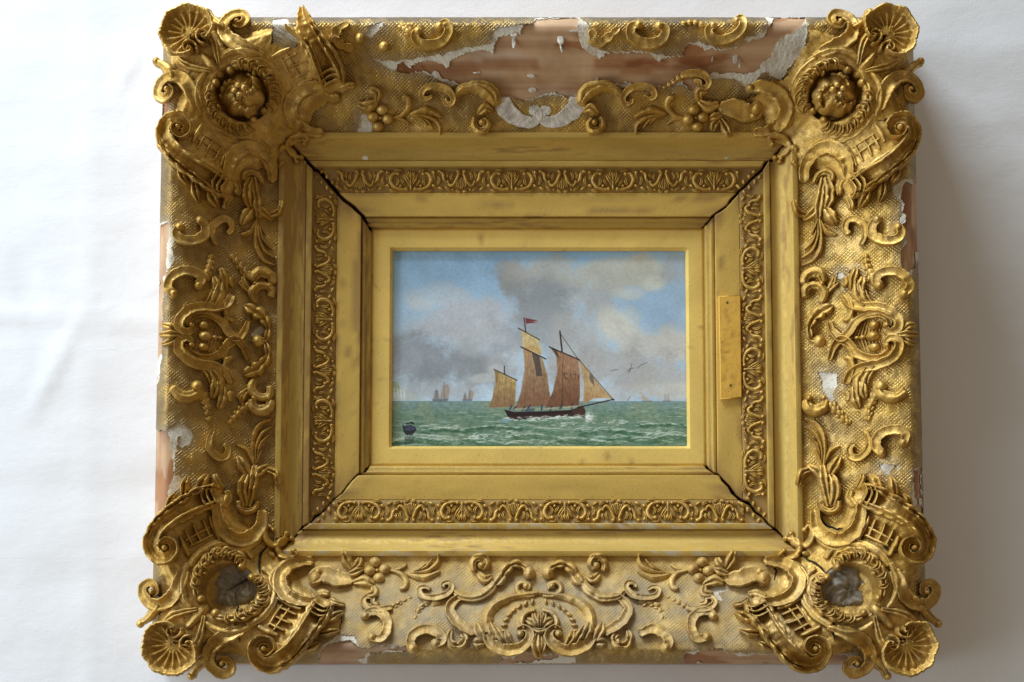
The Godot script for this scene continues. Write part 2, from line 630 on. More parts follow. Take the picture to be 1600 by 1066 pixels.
func build_rails() -> void:
	var hp := holes()
	var wp := whites()
	# old glue on the bare upper rail
	var stains := []
	for q in [[706, 106, 46, 13], [792, 98, 62, 11], [990, 98, 62, 14], [640, 104, 22, 7], [1080, 100, 34, 9]]:
		stains.append([spot(q[0], q[1]), q[2], q[3]])
	for k in 4:
		var nt := 22
		var ns := 320 if k == 0 else 90
		begin()
		for i in nt + 2:
			var t := minf(float(i) / nt, 1.0)
			for j in ns + 1:
				var s := -1.0 + 2.0 * j / ns
				var p := rail_point(k, s, t)
				var al := p.x if k < 2 else p.y
				var h := scoop(t) - 5.0 - 1.2 * sin(t * 34.0) * exp(-pow((t - 0.42) / 0.14, 2.0))
				if i > nt: h = 0.0
				var n := nz.get_noise_2d(p.x + 70.0 * k, p.y)
				var tone := Color(1, 1, 1).lerp(Color(0.72, 0.66, 0.62), clampf(0.3 + n, 0, 1))
				for q in stains:
					var e := Vector2((p.x - q[0].x) / q[1], (p.y - q[0].y) / q[2]).length() + n * 0.35
					tone = tone.lerp(tone * Color(0.62, 0.42, 0.25), clampf((1.0 - e) * 5.0, 0.0, 0.85))
				vtx(p.x, h, p.y, tone, Vector2(al / 1260.0 + 0.5, t * 0.62 + 0.05 * k + 0.02 + (0.16 if i > nt else 0.0)))
		quads(0, nt + 2, ns + 1)
		var rail := done("rail", frame, "wood")
		rails.append(rail)
		tag(rail, ["upper rail with its plaster fallen off and bare wood showing", "lower rail grey with dust", "rail in shade with worn gilding", "brightly lit rail with a gilt name plate"][k])
		ground(k, hp, wp)
		mouldings(k)

func to_frame(polys: Array) -> Array:
	var out := []
	side(1, 1)
	for q in polys:
		var l := PackedVector2Array()
		var i := 0
		while i < q.size():
			l.append(spot(q[i], q[i + 1]))
			i += 2
		var r := Rect2(l[0], Vector2.ZERO)
		for p in l: r = r.expand(p)
		out.append([l, r.grow(24.0)])
	return out

func holes() -> Array:
	return to_frame([
		# where the composition has come off the upper rail
		[574, 89, 600, 94, 640, 91, 664, 86, 690, 84, 716, 74, 742, 70, 765, 66, 772, 44, 800, 38, 830, 34, 836, 20, 905, 20, 916, 32, 922, 58, 940, 78, 962, 80, 1000, 78, 1036, 84, 1066, 86, 1072, 66, 1090, 64, 1118, 72,
			1130, 76, 1146, 72, 1160, 66, 1168, 56, 1192, 50, 1199, 42, 1198, 20, 1262, 20, 1262, 62, 1250, 82, 1234, 102, 1222, 122, 1206, 116, 1196, 108, 1186, 116, 1180, 130, 1164, 134, 1152, 128, 1146, 121, 1112, 122, 1104, 136, 1086, 140,
			1066, 134, 1040, 133, 980, 134, 940, 131, 916, 137, 905, 148, 904, 152, 860, 148, 820, 156, 790, 152, 777, 150, 770, 138, 756, 130, 730, 130, 710, 132, 690, 126, 668, 116, 655, 112, 630, 113, 600, 104],
		[425, 26, 448, 24, 456, 40, 462, 60, 460, 76, 440, 72, 424, 66],
		# right rail
		[1446, 276, 1412, 280, 1404, 284, 1396, 292, 1396, 304, 1406, 312, 1408, 330, 1404, 356, 1412, 370, 1408, 392, 1409, 416, 1413, 430, 1428, 432, 1434, 410, 1446, 392],
		[1446, 728, 1428, 732, 1424, 745, 1426, 800, 1446, 806],
		# left rail
		[236, 342, 266, 344, 269, 360, 268, 392, 272, 404, 266, 414, 258, 424, 252, 470, 250, 545, 246, 590, 236, 600],
		[232, 670, 262, 672, 275, 664, 290, 664, 300, 672, 298, 690, 284, 700, 276, 692, 280, 682, 274, 690, 272, 720, 272, 742, 280, 740, 285, 752, 276, 764, 266, 782, 256, 800, 240, 812, 228, 812],
		[250, 148, 262, 150, 262, 178, 250, 178],
		# lower rail
		[492, 1042, 500, 1012, 514, 1002, 528, 993, 552, 992, 561, 1010, 574, 1014, 586, 1008, 600, 1007, 636, 1009, 636, 1019, 600, 1019, 575, 1022, 572, 1042],
		[780, 1042, 784, 1023, 842, 1020, 898, 1024, 900, 1042],
		[1070, 1042, 1070, 1021, 1100, 1016, 1130, 1012, 1134, 1020, 1200, 1022, 1300, 1022, 1345, 1020, 1345, 1042],
		# chips
		[560, 178, 576, 172, 581, 190, 578, 206, 556, 208, 560, 194],
		[576, 42, 594, 33, 597, 40, 578, 58, 570, 54],
		[1278, 580, 1308, 580, 1310, 602, 1302, 612, 1302, 626, 1294, 630, 1286, 606],
		[1308, 426, 1318, 420, 1321, 430, 1312, 436], [1330, 420, 1338, 422, 1334, 446, 1326, 446],
		[1376, 726, 1386, 720, 1394, 728, 1392, 744, 1380, 742], [1398, 724, 1405, 730, 1400, 736],
		[1104, 928, 1116, 914, 1134, 914, 1136, 922, 1124, 928, 1132, 940, 1118, 936],
		[1408, 334, 1414, 338, 1412, 346, 1404, 342], [398, 514, 408, 510, 413, 518, 404, 526, 392, 524],
		[318, 766, 340, 762, 348, 766, 334, 772, 318, 776],
	])

func whites() -> Array:
	return to_frame([
		[1262, 32, 1240, 46, 1222, 54, 1212, 70, 1206, 84, 1194, 94, 1186, 104, 1178, 112, 1150, 112, 1106, 112, 1110, 122, 1104, 140, 1164, 140, 1186, 134, 1190, 114, 1222, 126, 1240, 100, 1268, 66],
		[640, 80, 690, 74, 716, 62, 768, 34, 818, 38, 812, 52, 806, 48, 800, 50, 780, 56, 772, 68, 770, 84, 766, 78, 755, 76, 730, 80, 704, 92, 698, 104, 690, 96, 672, 92, 650, 96, 640, 104, 630, 94],
		[905, 22, 924, 24, 924, 56, 940, 74, 946, 84, 938, 88, 920, 80, 908, 70, 903, 48, 890, 46, 902, 40],
		[574, 88, 600, 90, 622, 92, 618, 106, 600, 100], [1166, 56, 1198, 40, 1196, 56, 1170, 62],
		[425, 26, 448, 24, 456, 40, 462, 60, 460, 76, 440, 72, 424, 66],
		[1412, 280, 1396, 288, 1394, 306, 1406, 312, 1410, 300, 1414, 286],
		[258, 396, 266, 352, 268, 344, 273, 360, 272, 392, 276, 404, 268, 416, 259, 426],
		[262, 672, 275, 662, 292, 662, 302, 672, 298, 694, 282, 702, 275, 692, 280, 684, 272, 692, 272, 742, 280, 738, 287, 752, 276, 766, 258, 800, 262, 766, 270, 742, 266, 700],
		[514, 1004, 528, 991, 552, 990, 563, 1012, 556, 1008, 548, 1000, 530, 1002],
		[555, 1030, 574, 1026, 574, 1030, 556, 1034], [838, 1032, 898, 1026, 897, 1036, 838, 1036],
		[556, 168, 582, 168, 586, 206, 550, 210], [574, 42, 596, 31, 599, 40, 578, 60, 568, 54],
		[1276, 578, 1310, 578, 1312, 602, 1302, 630, 1292, 632], [1304, 424, 1322, 416, 1322, 438, 1308, 438], [1324, 418, 1342, 420, 1336, 448, 1322, 448],
		[1374, 718, 1408, 718, 1406, 746, 1374, 746], [1102, 930, 1114, 912, 1138, 912, 1134, 942, 1114, 938],
		[1402, 332, 1418, 334, 1416, 348, 1402, 346], [390, 508, 416, 508, 412, 528, 388, 526], [314, 760, 350, 760, 348, 776, 314, 778],
	])

func far(list: Array, p: Vector2) -> float:
	var d := -1e3
	for q in list:
		if (q[1] as Rect2).has_point(p):
			d = maxf(d, poly_sd(p, q[0]))
	return d

func cut_grid(first: int, rows: int, cols: int, f: PackedFloat32Array, edge: Array) -> void:
	for r in rows - 1:
		for k in cols - 1:
			var a := r * cols + k
			for t in [[a, a + 1, a + cols], [a + 1, a + cols + 1, a + cols]]:
				var inn := 0
				for q in t:
					if f[q] > 0.0: inn += 1
				if inn == 0: continue
				if inn == 3:
					I.append_array([first + t[0], first + t[1], first + t[2]])
					continue
				var loop := []
				var ends := []
				for q in 3:
					var i0: int = t[q]
					var i1: int = t[(q + 1) % 3]
					if f[i0] > 0.0: loop.append(first + i0)
					if (f[i0] > 0.0) != (f[i1] > 0.0):
						var w := clampf(f[i0] / (f[i0] - f[i1]), 0.02, 0.98)
						P.append(P[first + i0].lerp(P[first + i1], w))
						C.append(C[first + i0].lerp(C[first + i1], w))
						U.append(U[first + i0].lerp(U[first + i1], w))
						loop.append(P.size() - 1)
						ends.append(P[P.size() - 1])
				for q in range(1, loop.size() - 1):
					I.append_array([loop[0], loop[q], loop[q + 1]])
				if ends.size() == 2: edge.append(ends)

func ground(k: int, hp: Array, wp: Array) -> void:
	# the gilded, lattice-pressed composition over the wood, and the white gesso left where it broke away
	var nt: int = [64, 56, 52, 60][k]
	var ns: int = [400, 330, 260, 300][k]
	var gold := PackedFloat32Array()
	var white := PackedFloat32Array()
	begin()
	var depth := PackedFloat32Array()
	for i in nt + 1:
		var t := float(i) / nt
		for j in ns + 1:
			var s := -1.0 + 2.0 * j / ns
			var p := rail_point(k, s, t)
			var n := nf.get_noise_2d(p.x * 1.6, p.y * 1.6) * 2.2 + nz.get_noise_2d(p.x * 4.0, p.y * 4.0) * 2.4
			var d := far(hp, p) + n
			var wv := far(wp, p) + n * 0.8
			gold.append(-d if d > -900.0 else 20.0)
			depth.append(d)
			var rim := 0.5 + 8.0 * pow(maxf(0.0, nz.get_noise_2d(p.x * 1.6 + 50.0, p.y * 1.6) + 0.3), 1.6)
			white.append(maxf(minf(d + 5.0, rim - d), wv))
			var h := scoop(t) + nz.get_noise_2d(p.x * 2.0, p.y * 2.0) * 1.2
			var c := patina(p.x, p.y, 0.6, 1.25)
			if p.y < 330.0: c = c.lerp(GRIME_SHADE, clampf([0.5, 0.4, 0.75, 0.3][k] + nz.get_noise_2d(p.x * 0.8 + 500.0, p.y * 0.8) * 0.9, 0.0, 0.92))  # brown grime; rails turned from the windows get more, deepening their shade in colour
			# grey-brown tone, darkening toward the outermost edge, most on the upper rail
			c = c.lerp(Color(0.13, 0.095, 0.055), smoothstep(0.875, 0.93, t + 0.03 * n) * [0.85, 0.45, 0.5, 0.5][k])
			if d > -40.0: c = c.lerp(Color(0.34, 0.25, 0.14), clampf((d + 14.0) / 16.0, 0.0, 0.5))
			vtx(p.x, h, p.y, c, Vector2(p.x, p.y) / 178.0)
	var edge := []
	cut_grid(0, nt + 1, ns + 1, gold, edge)
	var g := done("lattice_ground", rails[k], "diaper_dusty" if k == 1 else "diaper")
	# gesso
	begin()
	for i in nt + 1:
		var t := float(i) / nt
		for j in ns + 1:
			var p := rail_point(k, -1.0 + 2.0 * j / ns, t)
			var h := scoop(t) - 2.2 + nf.get_noise_2d(p.x * 1.4, p.y * 1.4) * 0.9
			vtx(p.x, h, p.y, gesso_color(p))
	var e2 := []
	cut_grid(0, nt + 1, ns + 1, white, e2)
	for e in edge + e2:
		var b := P.size()
		for q in e:
			P.append(q)
			P.append(q - Vector3(0, 3.6 * S, 0))
			for z in 2:
				C.append(gesso_color(Vector2(q.x, q.z) / S) * 0.95)
				U.append(Vector2.ZERO)
		I.append_array([b, b + 1, b + 2, b + 1, b + 3, b + 2])
	var w := done("gesso", rails[k], "gesso")
	tag(w, "chalky white gesso laid bare where the gilt broke off")

func gesso_color(p: Vector2) -> Color:
	var n := nz.get_noise_2d(p.x * 2.0 + 700.0, p.y * 2.0)
	return Color(0.76, 0.71, 0.60).lerp(Color(0.56, 0.48, 0.36), clampf(n * 1.4 + 0.1, 0.0, 0.8))

# ---------------------------------------------------------------- the plain and carved mouldings inside the scoop
func gap(k: int, endw: float, e: float) -> float:
	# how far the mitres have opened, in frame units, at the two ends of each rail
	var right := endw > 0.0
	var w := 0.4
	if k == 0: w = 2.6 if right else 4.2
	if k == 1: w = 2.4 if right else 0.9
	if k == 2: w = 1.6 if right else 3.2
	if k == 3: w = 2.4 if right else 1.6
	w *= smoothstep(-5.0, 60.0, e) * (1.0 - 0.5 * smoothstep(120.0, 146.0, e))
	return 0.3 + w + (1.6 * nf.get_noise_2d(e * 1.3 + 37.0 * k, 90.0 * endw) + 2.2 * maxf(0.0, nf.get_noise_2d(e * 0.55 + 11.0 * k, 40.0 * endw) - 0.15)) * smoothstep(0.0, 30.0, e)

func moulding(k: int, called: String, mat: String, prof: Array, worn: float, tone: Color) -> void:
	begin()
	var rows := prof.size()
	var n := 170
	for i in rows:
		var e: float = prof[i][0]
		var h: float = prof[i][1]
		var half := (IX if k < 2 else IV) - e
		var other := (IV if k < 2 else IX) - e
		for j in n + 3:
			var s := clampf(-1.0 + 2.0 * (j - 1) / n, -1.0, 1.0)
			var al := s * half
			var corner_id: int = ([0, 3, 0, 1] if s < 0.0 else [1, 2, 3, 2])[k]
			var wander := 7.0 * nz.get_noise_2d(e * 3.2, 50.0 * corner_id + 7.0) * smoothstep(4.0, 40.0, e) * (1.0 if k < 2 else -1.0)
			al -= s * absf(s) * (gap(k, s, e) + wander) * smoothstep(0.96, 1.0, absf(s))
			var p := Vector2(al, other * (-1.0 if k == 0 else 1.0)) if k < 2 else Vector2(other * (-1.0 if k == 2 else 1.0), al)
			var hh := h + nz.get_noise_2d(al * 0.6, e * 2.0 + 40.0 * k) * 0.5
			if j == 0 or j == n + 2: hh = 12.0
			vtx(p.x, hh, p.y, streak(k, al, e, worn, tone, half), Vector2(al, e) / 54.0)
	quads(0, rows, n + 3)
	done(called, rails[k], mat)

func streak(k: int, al: float, e: float, worn: float, tone: Color, half: float) -> Color:
	var a := nz.get_noise_2d(al * 0.16 + 300.0 * k, e * 2.4)
	var b := nf.get_noise_2d(al * 0.12 + 60.0 * k, e * 1.7)
	var c := tone * (0.92 + 0.16 * a + 0.06 * b)
	var w := clampf((a * 0.8 + b * 0.5 + worn - 0.56) * 2.0, 0.0, 0.62)
	# handled and split ends are rubbed darker
	var near := clampf(1.0 - (half - absf(al)) / 46.0, 0.0, 1.0)
	w = maxf(w, near * clampf(0.55 + b, 0.0, 0.9))
	c = c.lerp(BOLE * 1.25, w)
	if k == 1 and e < 60.0: c = c.lerp(Color(0.52, 0.46, 0.33), clampf((nf.get_noise_2d(al * 0.28, e * 3.0) + a * 0.4 - 0.42) * 5.0, 0.0, 0.75) * (1.0 if e < 9.0 or e > 42.0 else 0.2))
	c.a = 1.0
	return c

func mouldings(k: int) -> void:
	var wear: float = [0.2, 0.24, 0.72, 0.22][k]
	var p := [[-0.5, 80.0], [-0.5, 90.5], [0.6, 92.0], [7.5, 92.3], [9.0, 91.4], [9.3, 90.6]]
	for i in 14:
		var e := 9.6 + 32.0 * (i + 1) / 14.0
		p.append([e, inner(e)])
	p.append_array([[42.2, 67.5], [42.4, 74.8], [43.4, 76.0], [50.6, 76.0], [52.0, 74.8], [52.2, 62.0]])
	moulding(k, "cove_moulding", "gilt_smooth", p, wear, Color(0.60, 0.395, 0.09))
	moulding(k, "carved_band", "gilt_matt", [[52.2, 64.8], [60.0, 63.4], [70.0, 61.4], [80.0, 59.4], [89.4, 57.6], [89.6, 54.0]], 0.40, GOLD * 0.68)
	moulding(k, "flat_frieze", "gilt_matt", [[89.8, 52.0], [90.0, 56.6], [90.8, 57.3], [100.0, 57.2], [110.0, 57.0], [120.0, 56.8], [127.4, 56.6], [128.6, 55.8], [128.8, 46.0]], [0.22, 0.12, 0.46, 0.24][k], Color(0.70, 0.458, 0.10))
	moulding(k, "bead_moulding", "gilt_smooth", [[129.0, 44.0], [129.2, 49.6], [131.0, 51.2], [134.0, 51.4], [136.4, 50.4], [137.0, 47.4], [138.0, 46.6], [141.0, 46.2], [143.6, 44.6], [145.0, 41.6], [145.2, 33.0]], wear * 0.8 + 0.12, Color(0.58, 0.38, 0.085))
	carved(k)

var motif_sprig: Mesh
var motif_bell: Mesh
var flat := false

func raw2(list: Array) -> PackedVector2Array:
	var o := PackedVector2Array()
	var i := 0
	while i < list.size():
		o.append(Vector2(list[i], list[i + 1]))
		i += 2
	return o

func carved(k: int) -> void:
	if motif_sprig == null:
		flat = true
		side(1, 1)
		var holder := Node3D.new()
		begin()
		for m in [1.0, -1.0]:
			sweep(raw2([20 * m, 8, 27 * m, 8, 32 * m, 15, 31 * m, 23, 25 * m, 30, 14 * m, 33, 7 * m, 32]), [2.2, 3.2, 3.4, 3.3, 3.0, 2.5], [4.0, 5.2, 5.2, 5.0, 4.5], ROUND)
			ball(Vector2(20 * m, 8.5), 3.5, 3.5, 6.0)
			ball(Vector2(7 * m, 32), 3.5, 3.5, 5.5)
			ball(Vector2(16 * m, 27), 3.0, 3.0, 4.8)
			sweep(raw2([0.5 * m, 27, 6 * m, 17, 11 * m, 9]), [1.7, 4.4, 1.4], [3.0, 5.0, 3.2], LEAF)
			sweep(raw2([1.5 * m, 16, 4 * m, 9, 5 * m, 4]), [1.7, 3.6, 1.4], [3.0, 5.0, 3.2], LEAF)
			ball(Vector2(36.5 * m, 27), 4.2, 2.8, 4.8, 0.6)
			ball(Vector2(37.0 * m, 6), 3.2, 3.2, 5.0)
			sweep(raw2([24 * m, 27, 20 * m, 21, 22 * m, 14]), [1.4, 3.2, 1.2], [3.0, 4.4, 3.0], LEAF)
			sweep(raw2([9 * m, 27, 13 * m, 21, 17 * m, 17]), [1.2, 2.8, 1.2], [2.6, 4.0, 2.6], LEAF)
			sweep(raw2([13 * m, 5, 18 * m, 3, 24 * m, 3]), [1.4, 2.4, 1.4], [2.6, 3.6, 2.6], LEAF)
			sweep(raw2([34 * m, 33, 29 * m, 35, 22 * m, 35]), [1.6, 2.8, 1.6], [3.0, 4.4, 3.0], LEAF)
			sweep(raw2([33 * m, 3, 36 * m, 12, 38 * m, 18]), [1.4, 2.6, 1.4], [3.0, 4.4, 3.0], LEAF)
		sweep(raw2([0, 33, 0, 20, 0, 5]), [2.1, 2.2, 1.4], [5.2, 5.5, 3.8], ROUND)
		motif_sprig = done("m", holder, "gilt").mesh
		begin()
		for m in [1.0, -1.0]:
			sweep(raw2([3 * m, 6, 6 * m, 14, 10 * m, 23, 17 * m, 27, 21 * m, 22]), [2.2, 3.0, 3.2, 2.8, 1.9], [4.2, 5.2, 5.2, 4.8, 3.8], ROUND)
			ball(Vector2(21.5 * m, 21), 3.2, 3.2, 5.5)
			ball(Vector2(5 * m, 4.5), 3.5, 3.5, 5.5)
			sweep(raw2([1.2 * m, 14, 4.5 * m, 22, 6.5 * m, 29]), [1.2, 3.3, 3.3], [3.0, 4.8, 5.2], LEAF)
			sweep(raw2([34 * m, 5, 29 * m, 9, 28 * m, 16, 24 * m, 22]), [2.1, 3.0, 2.9, 1.9], [4.0, 5.0, 5.0, 3.8], ROUND)
			ball(Vector2(34.5 * m, 4.5), 4.0, 3.0, 5.3)
			ball(Vector2(33 * m, 31), 5.2, 2.5, 4.3, -0.5 * m)
			ball(Vector2(14 * m, 33), 2.5, 2.2, 3.6)
			sweep(raw2([13 * m, 6, 17 * m, 12, 15 * m, 18]), [1.4, 3.0, 1.2], [2.8, 4.2, 2.8], LEAF)
			sweep(raw2([20 * m, 6, 23 * m, 11, 21 * m, 16]), [1.4, 2.8, 1.2], [2.8, 4.2, 2.8], LEAF)
			sweep(raw2([26 * m, 28, 22 * m, 32, 17 * m, 34]), [1.4, 2.8, 1.6], [3.0, 4.2, 3.0], LEAF)
			sweep(raw2([37 * m, 12, 35 * m, 19, 38 * m, 25]), [1.6, 2.8, 1.6], [3.0, 4.4, 3.0], LEAF)
			sweep(raw2([8 * m, 33, 6 * m, 35, 2 * m, 36]), [1.4, 2.4, 1.4], [2.6, 3.8, 2.6], LEAF)
		sweep(raw2([0, 12, 0, 22, 0, 31]), [1.2, 3.3, 3.9], [3.2, 5.2, 5.8], LEAF)
		motif_bell = done("m", holder, "gilt").mesh
		holder.free()
		flat = false
	# leaf tips that run out into the mitres
	for s in [-1.0, 1.0]:
		begin()
		flat_at = 62.5
		for e in [57.0, 65.0, 74.0, 82.0]:
			var al: float = s * ((IX if k < 2 else IV) - e - 9.0)
			var ot: float = ((IV if k < 2 else IX) - e) * (-1.0 if (k == 0 or k == 2) else 1.0)
			var c := Vector2(al, ot) if k < 2 else Vector2(ot, al)
			ball(c, 4.6, 2.8, 4.5, e * 0.7)
		flat_at = -1.0
		done("carved_leaf_tip", rails[k])
	var lim := 300.0 if k < 2 else 222.0
	var start := -291.0 if k < 2 else -210.0
	var n := 0
	while start <= lim:
		var o := MeshInstance3D.new()
		o.name = "carved_bell" if n % 2 == 0 else "carved_sprig"
		o.mesh = motif_bell if n % 2 == 0 else motif_sprig
		var ang: float = [0.0, PI, PI * 0.5, -PI * 0.5][k]
		var out: float = (IV if k < 2 else IX) - 53.0
		var sg := -1.0 if (k == 1 or k == 2) else 1.0
		var at := Vector3(start + 8.0, 0, -out).rotated(Vector3.UP, ang)
		o.transform = Transform3D(Basis(Vector3.UP, ang).scaled(Vector3.ONE), at * S)
		rails[k].add_child(o, true)
		start += 80.5
		n += 1

func build_slip() -> void:
	begin()
	var prof := [[144.6, 30.0], [144.8, 38.2], [150.0, 38.4], [160.0, 38.4], [173.6, 38.4], [174.6, 37.8], [178.4, 30.5], [178.6, 29.0]]
	for q in prof:
		var e: float = q[0]
		for s in 4:
			for j in 60:
				var u := -1.0 + 2.0 * j / 60.0
				var a: float = IX - e + 2.0 * smoothstep(150.0, 178.0, e)
				var b := IV - e
				var p: Vector2 = [Vector2(u * a, -b), Vector2(a, u * b), Vector2(-u * a, b), Vector2(-a, -u * b)][s]
				var c := Color(0.9, 0.63, 0.165) * (0.95 + 0.12 * nz.get_noise_2d(p.x * 0.7, p.y * 0.7) + 0.02 * nf.get_noise_2d(p.x, p.y))
				c = c.lerp(BOLE, clampf((nf.get_noise_2d(p.x * 0.7, p.y * 0.7) - 0.74) * 3.0, 0.0, 0.5))
				c.a = 1.0
				vtx(p.x + 2.0 * smoothstep(150.0, 178.0, e), q[1], p.y + 1.5 * smoothstep(146.0, 178.0, e), c, Vector2.ZERO)
	quads(0, prof.size(), 240, true)
	tag(done("gilt_slip", frame, "gilt_matt"), "flat gilt slip round the painting")
	# board that closes the back
	begin()
	for h in [14.0, 8.0]:
		for q in [Vector2(-405, -330), Vector2(405, -330), Vector2(405, 330), Vector2(-405, 330)]:
			vtx(q.x, h, q.y, Color(0.2, 0.13, 0.08), q / 300.0)
	I.append_array([0, 1, 3, 1, 2, 3])
	quads(0, 2, 4, true)
	done("back_board", frame, "wood")

# ---------------------------------------------------------------- corners
func build_corners() -> void:
	for q in [[-1.0, -1.0], [1.0, -1.0], [1.0, 1.0], [-1.0, 1.0]]:
		corner(q[0], q[1])

func corner(sx: float, sv: float) -> void:
	side(sx, sv)
	var gone := to_frame([[1040, 0, 1266, 0, 1266, 40, 1264, 62, 1248, 86, 1240, 104, 1226, 126, 1204, 128, 1194, 146, 1160, 160, 1040, 160], [425, 16, 448, 14, 458, 40, 466, 66, 460, 76, 440, 73, 424, 66]])
	side(sx, sv)
	on_corner = true
	var broken := sv > 0.0
	var mv := CORNER_IN if sv < 0.0 else Vector2.ZERO
	begin()
	var n := 88
	var f := PackedFloat32Array()
	for j in n + 1:
		for i in n + 1:
			var a := 264.0 * i / n
			var b := 264.0 * j / n
			var p := Vector2(a, b)
			var x := IX + WX - a
			var v := IV + WV - b
			var sd := poly_sd(p, corner_poly) + nf.get_noise_2d(x * 2.0 * sx, v * 2.0 * sv) * 2.5
			for q in gone:
				if (q[1] as Rect2).has_point(Vector2((x - mv.x) * sx, (v - mv.y) * sv)):
					sd = minf(sd, -poly_sd(Vector2((x - mv.x) * sx, (v - mv.y) * sv), q[0]) - 3.0 + nf.get_noise_2d(x, v) * 3.0)
			f.append(sd + 3.0)
			var h := raw_height(x, v) - 1.2 + nf.get_noise_2d(x * 1.3 + 99.0 * sx, v * 1.3 + 55.0 * sv) * 1.1 + nz.get_noise_2d(x * 4.0 * sx, v * 4.0 * sv) * 1.6
			var r := p.distance_to(RING)
			h -= 30.0 * (1.0 - smoothstep(36.0, 44.0, r))
			# shallow channel inside the lattice panel
			vtx((x - mv.x) * sx, h, (v - mv.y) * sv, patina(x * sx, v * sv, 0.8, 0.6))
	cut_grid(0, n + 1, n + 1, f, [])
	side(sx, sv)
	var block := done("corner_ornament", frame, "gilt")
	tag(block, ("%s corner with a shell%s" % ["lower" if broken else "upper", " and an empty, broken boss socket" if broken else " and a round leafy boss"]))
	diagonal(block, sx, sv, broken)
	var upper_right := sx > 0.0 and sv < 0.0
	for s in [false, true]:
		side(sx, sv, s)
		half_corner(block, s, sx, sv)
	side(sx, sv)
	on_corner = false

func diagonal(block: Node, sx: float, sv: float, broken: bool) -> void:
	shell(block, sx, sv)
	# neck between ring and shell
	stroke(block, "neck", [1364, 948, 1378, 962, 1394, 980], [5, 8, 4], [5, 8, 8], KNIFE)
	stroke(block, "neck_leaf", [1378, 952, 1400, 956, 1418, 962, 1432, 972], [3, 5, 6, 4], [7, 9, 9, 5], LEAF)
	side(sx, sv, true)
	stroke(block, "neck_leaf", [1378, 952, 1400, 956, 1418, 962, 1432, 972], [3, 5, 6, 4], [7, 9, 9, 5], LEAF)
	side(sx, sv)
	var mv := CORNER_IN if sv < 0.0 else Vector2.ZERO
	var c := Vector2((IX + WX - RING.x - mv.x) * sx, (IV + WV - RING.y - mv.y) * sv)
	if broken:
		begin()
		over = Color(0.32, 0.285, 0.225)
		var first := 0
		for r in 12:
			for k in 40:
				var rr := 43.0 * r / 11.0
				var p := c + Vector2(rr, 0).rotated(TAU * k / 40.0)
				var h := top(c.x, c.y) - 16.0 + nf.get_noise_2d(p.x * 0.8, p.y * 0.8) * 3.0 + nz.get_noise_2d(p.x * 3.0, p.y * 3.0) * 3.5
				h -= 5.0 * smoothstep(26.0, 31.0, rr + 6.0 * nf.get_noise_2d(p.x * 0.5 + 9.0, p.y * 0.5))
				vtx(p.x, h, p.y, patina(p.x, p.y))
		quads(first, 12, 40, true)
		over = Color(0, 0, 0, 0)
		tag(done("broken_plaster", block, "plaster"), "grey broken plaster where the boss has come off")
	else:
		rosette(block, c, sx)
	# small rubbed reliefs on the inner side of the ring
	for k in 5:
		var a := deg_to_rad(-90.0 + 45.0) + (k - 2) * 0.3
		var p := Vector2(IX + WX - RING.x, IV + WV - RING.y) + Vector2(-1, -1).normalized().rotated((k - 2) * 0.42) * 84.0
		begin()
		ball(Vector2(p.x * sx, p.y * sv), 7.0, 4.0, 3.0, rng.randf() * 3.0)
		done("leaf_boss", block)

func rosette(block: Node, c: Vector2, sx: float) -> void:
	begin()
	var y0 := top(c.x, c.y) - 8.0
	var turn := 0.6 if sx < 0.0 else 2.2
	for r in 15:
		var a := (PI * 0.5 + 0.25) * r / 14.0 - 0.25
		for k in 48:
			var b := TAU * k / 48.0
			var lob := 0.5 + 0.5 * cos(7.0 * (b + turn) + 2.4 * r / 14.0)
			var rad := 36.0 * cos(a) * (0.9 + 0.12 * pow(lob, 0.7))
			var h := 36.0 * sin(a) + 4.0 * (lob - 0.5) * cos(a)
			var p := c + Vector2(cos(b), sin(b)) * rad
			vtx(p.x, y0 + h, p.y, patina(p.x, p.y, 0.7))
	quads(0, 15, 48, true)
	var o := done("boss", block)
	# leaves curling over it
	for k in 3:
		begin()
		var a0 := turn + k * 2.15
		var line := PackedVector2Array()
		for i in 5:
			line.append(c + Vector2(30.0 - i * 5.2, 0).rotated(a0 + i * 0.42))
		boss_lift = y0
		sweep(line, [8, 13, 13, 10, 5], [22, 35, 42, 46, 46], LEAF, 6, 0.5)
		boss_lift = -1.0
		done("boss_leaf", block)
	begin()
	boss_lift = y0 + 38.0
	for k in 4:
		ball(c + Vector2(8, 0).rotated(turn + 1.0 + k * 1.4), 5, 5, 7)
	boss_lift = -1.0
	done("boss_berry", block)

var boss_lift := -1.0
var flat_at := -1.0
var over := Color(0, 0, 0, 0)

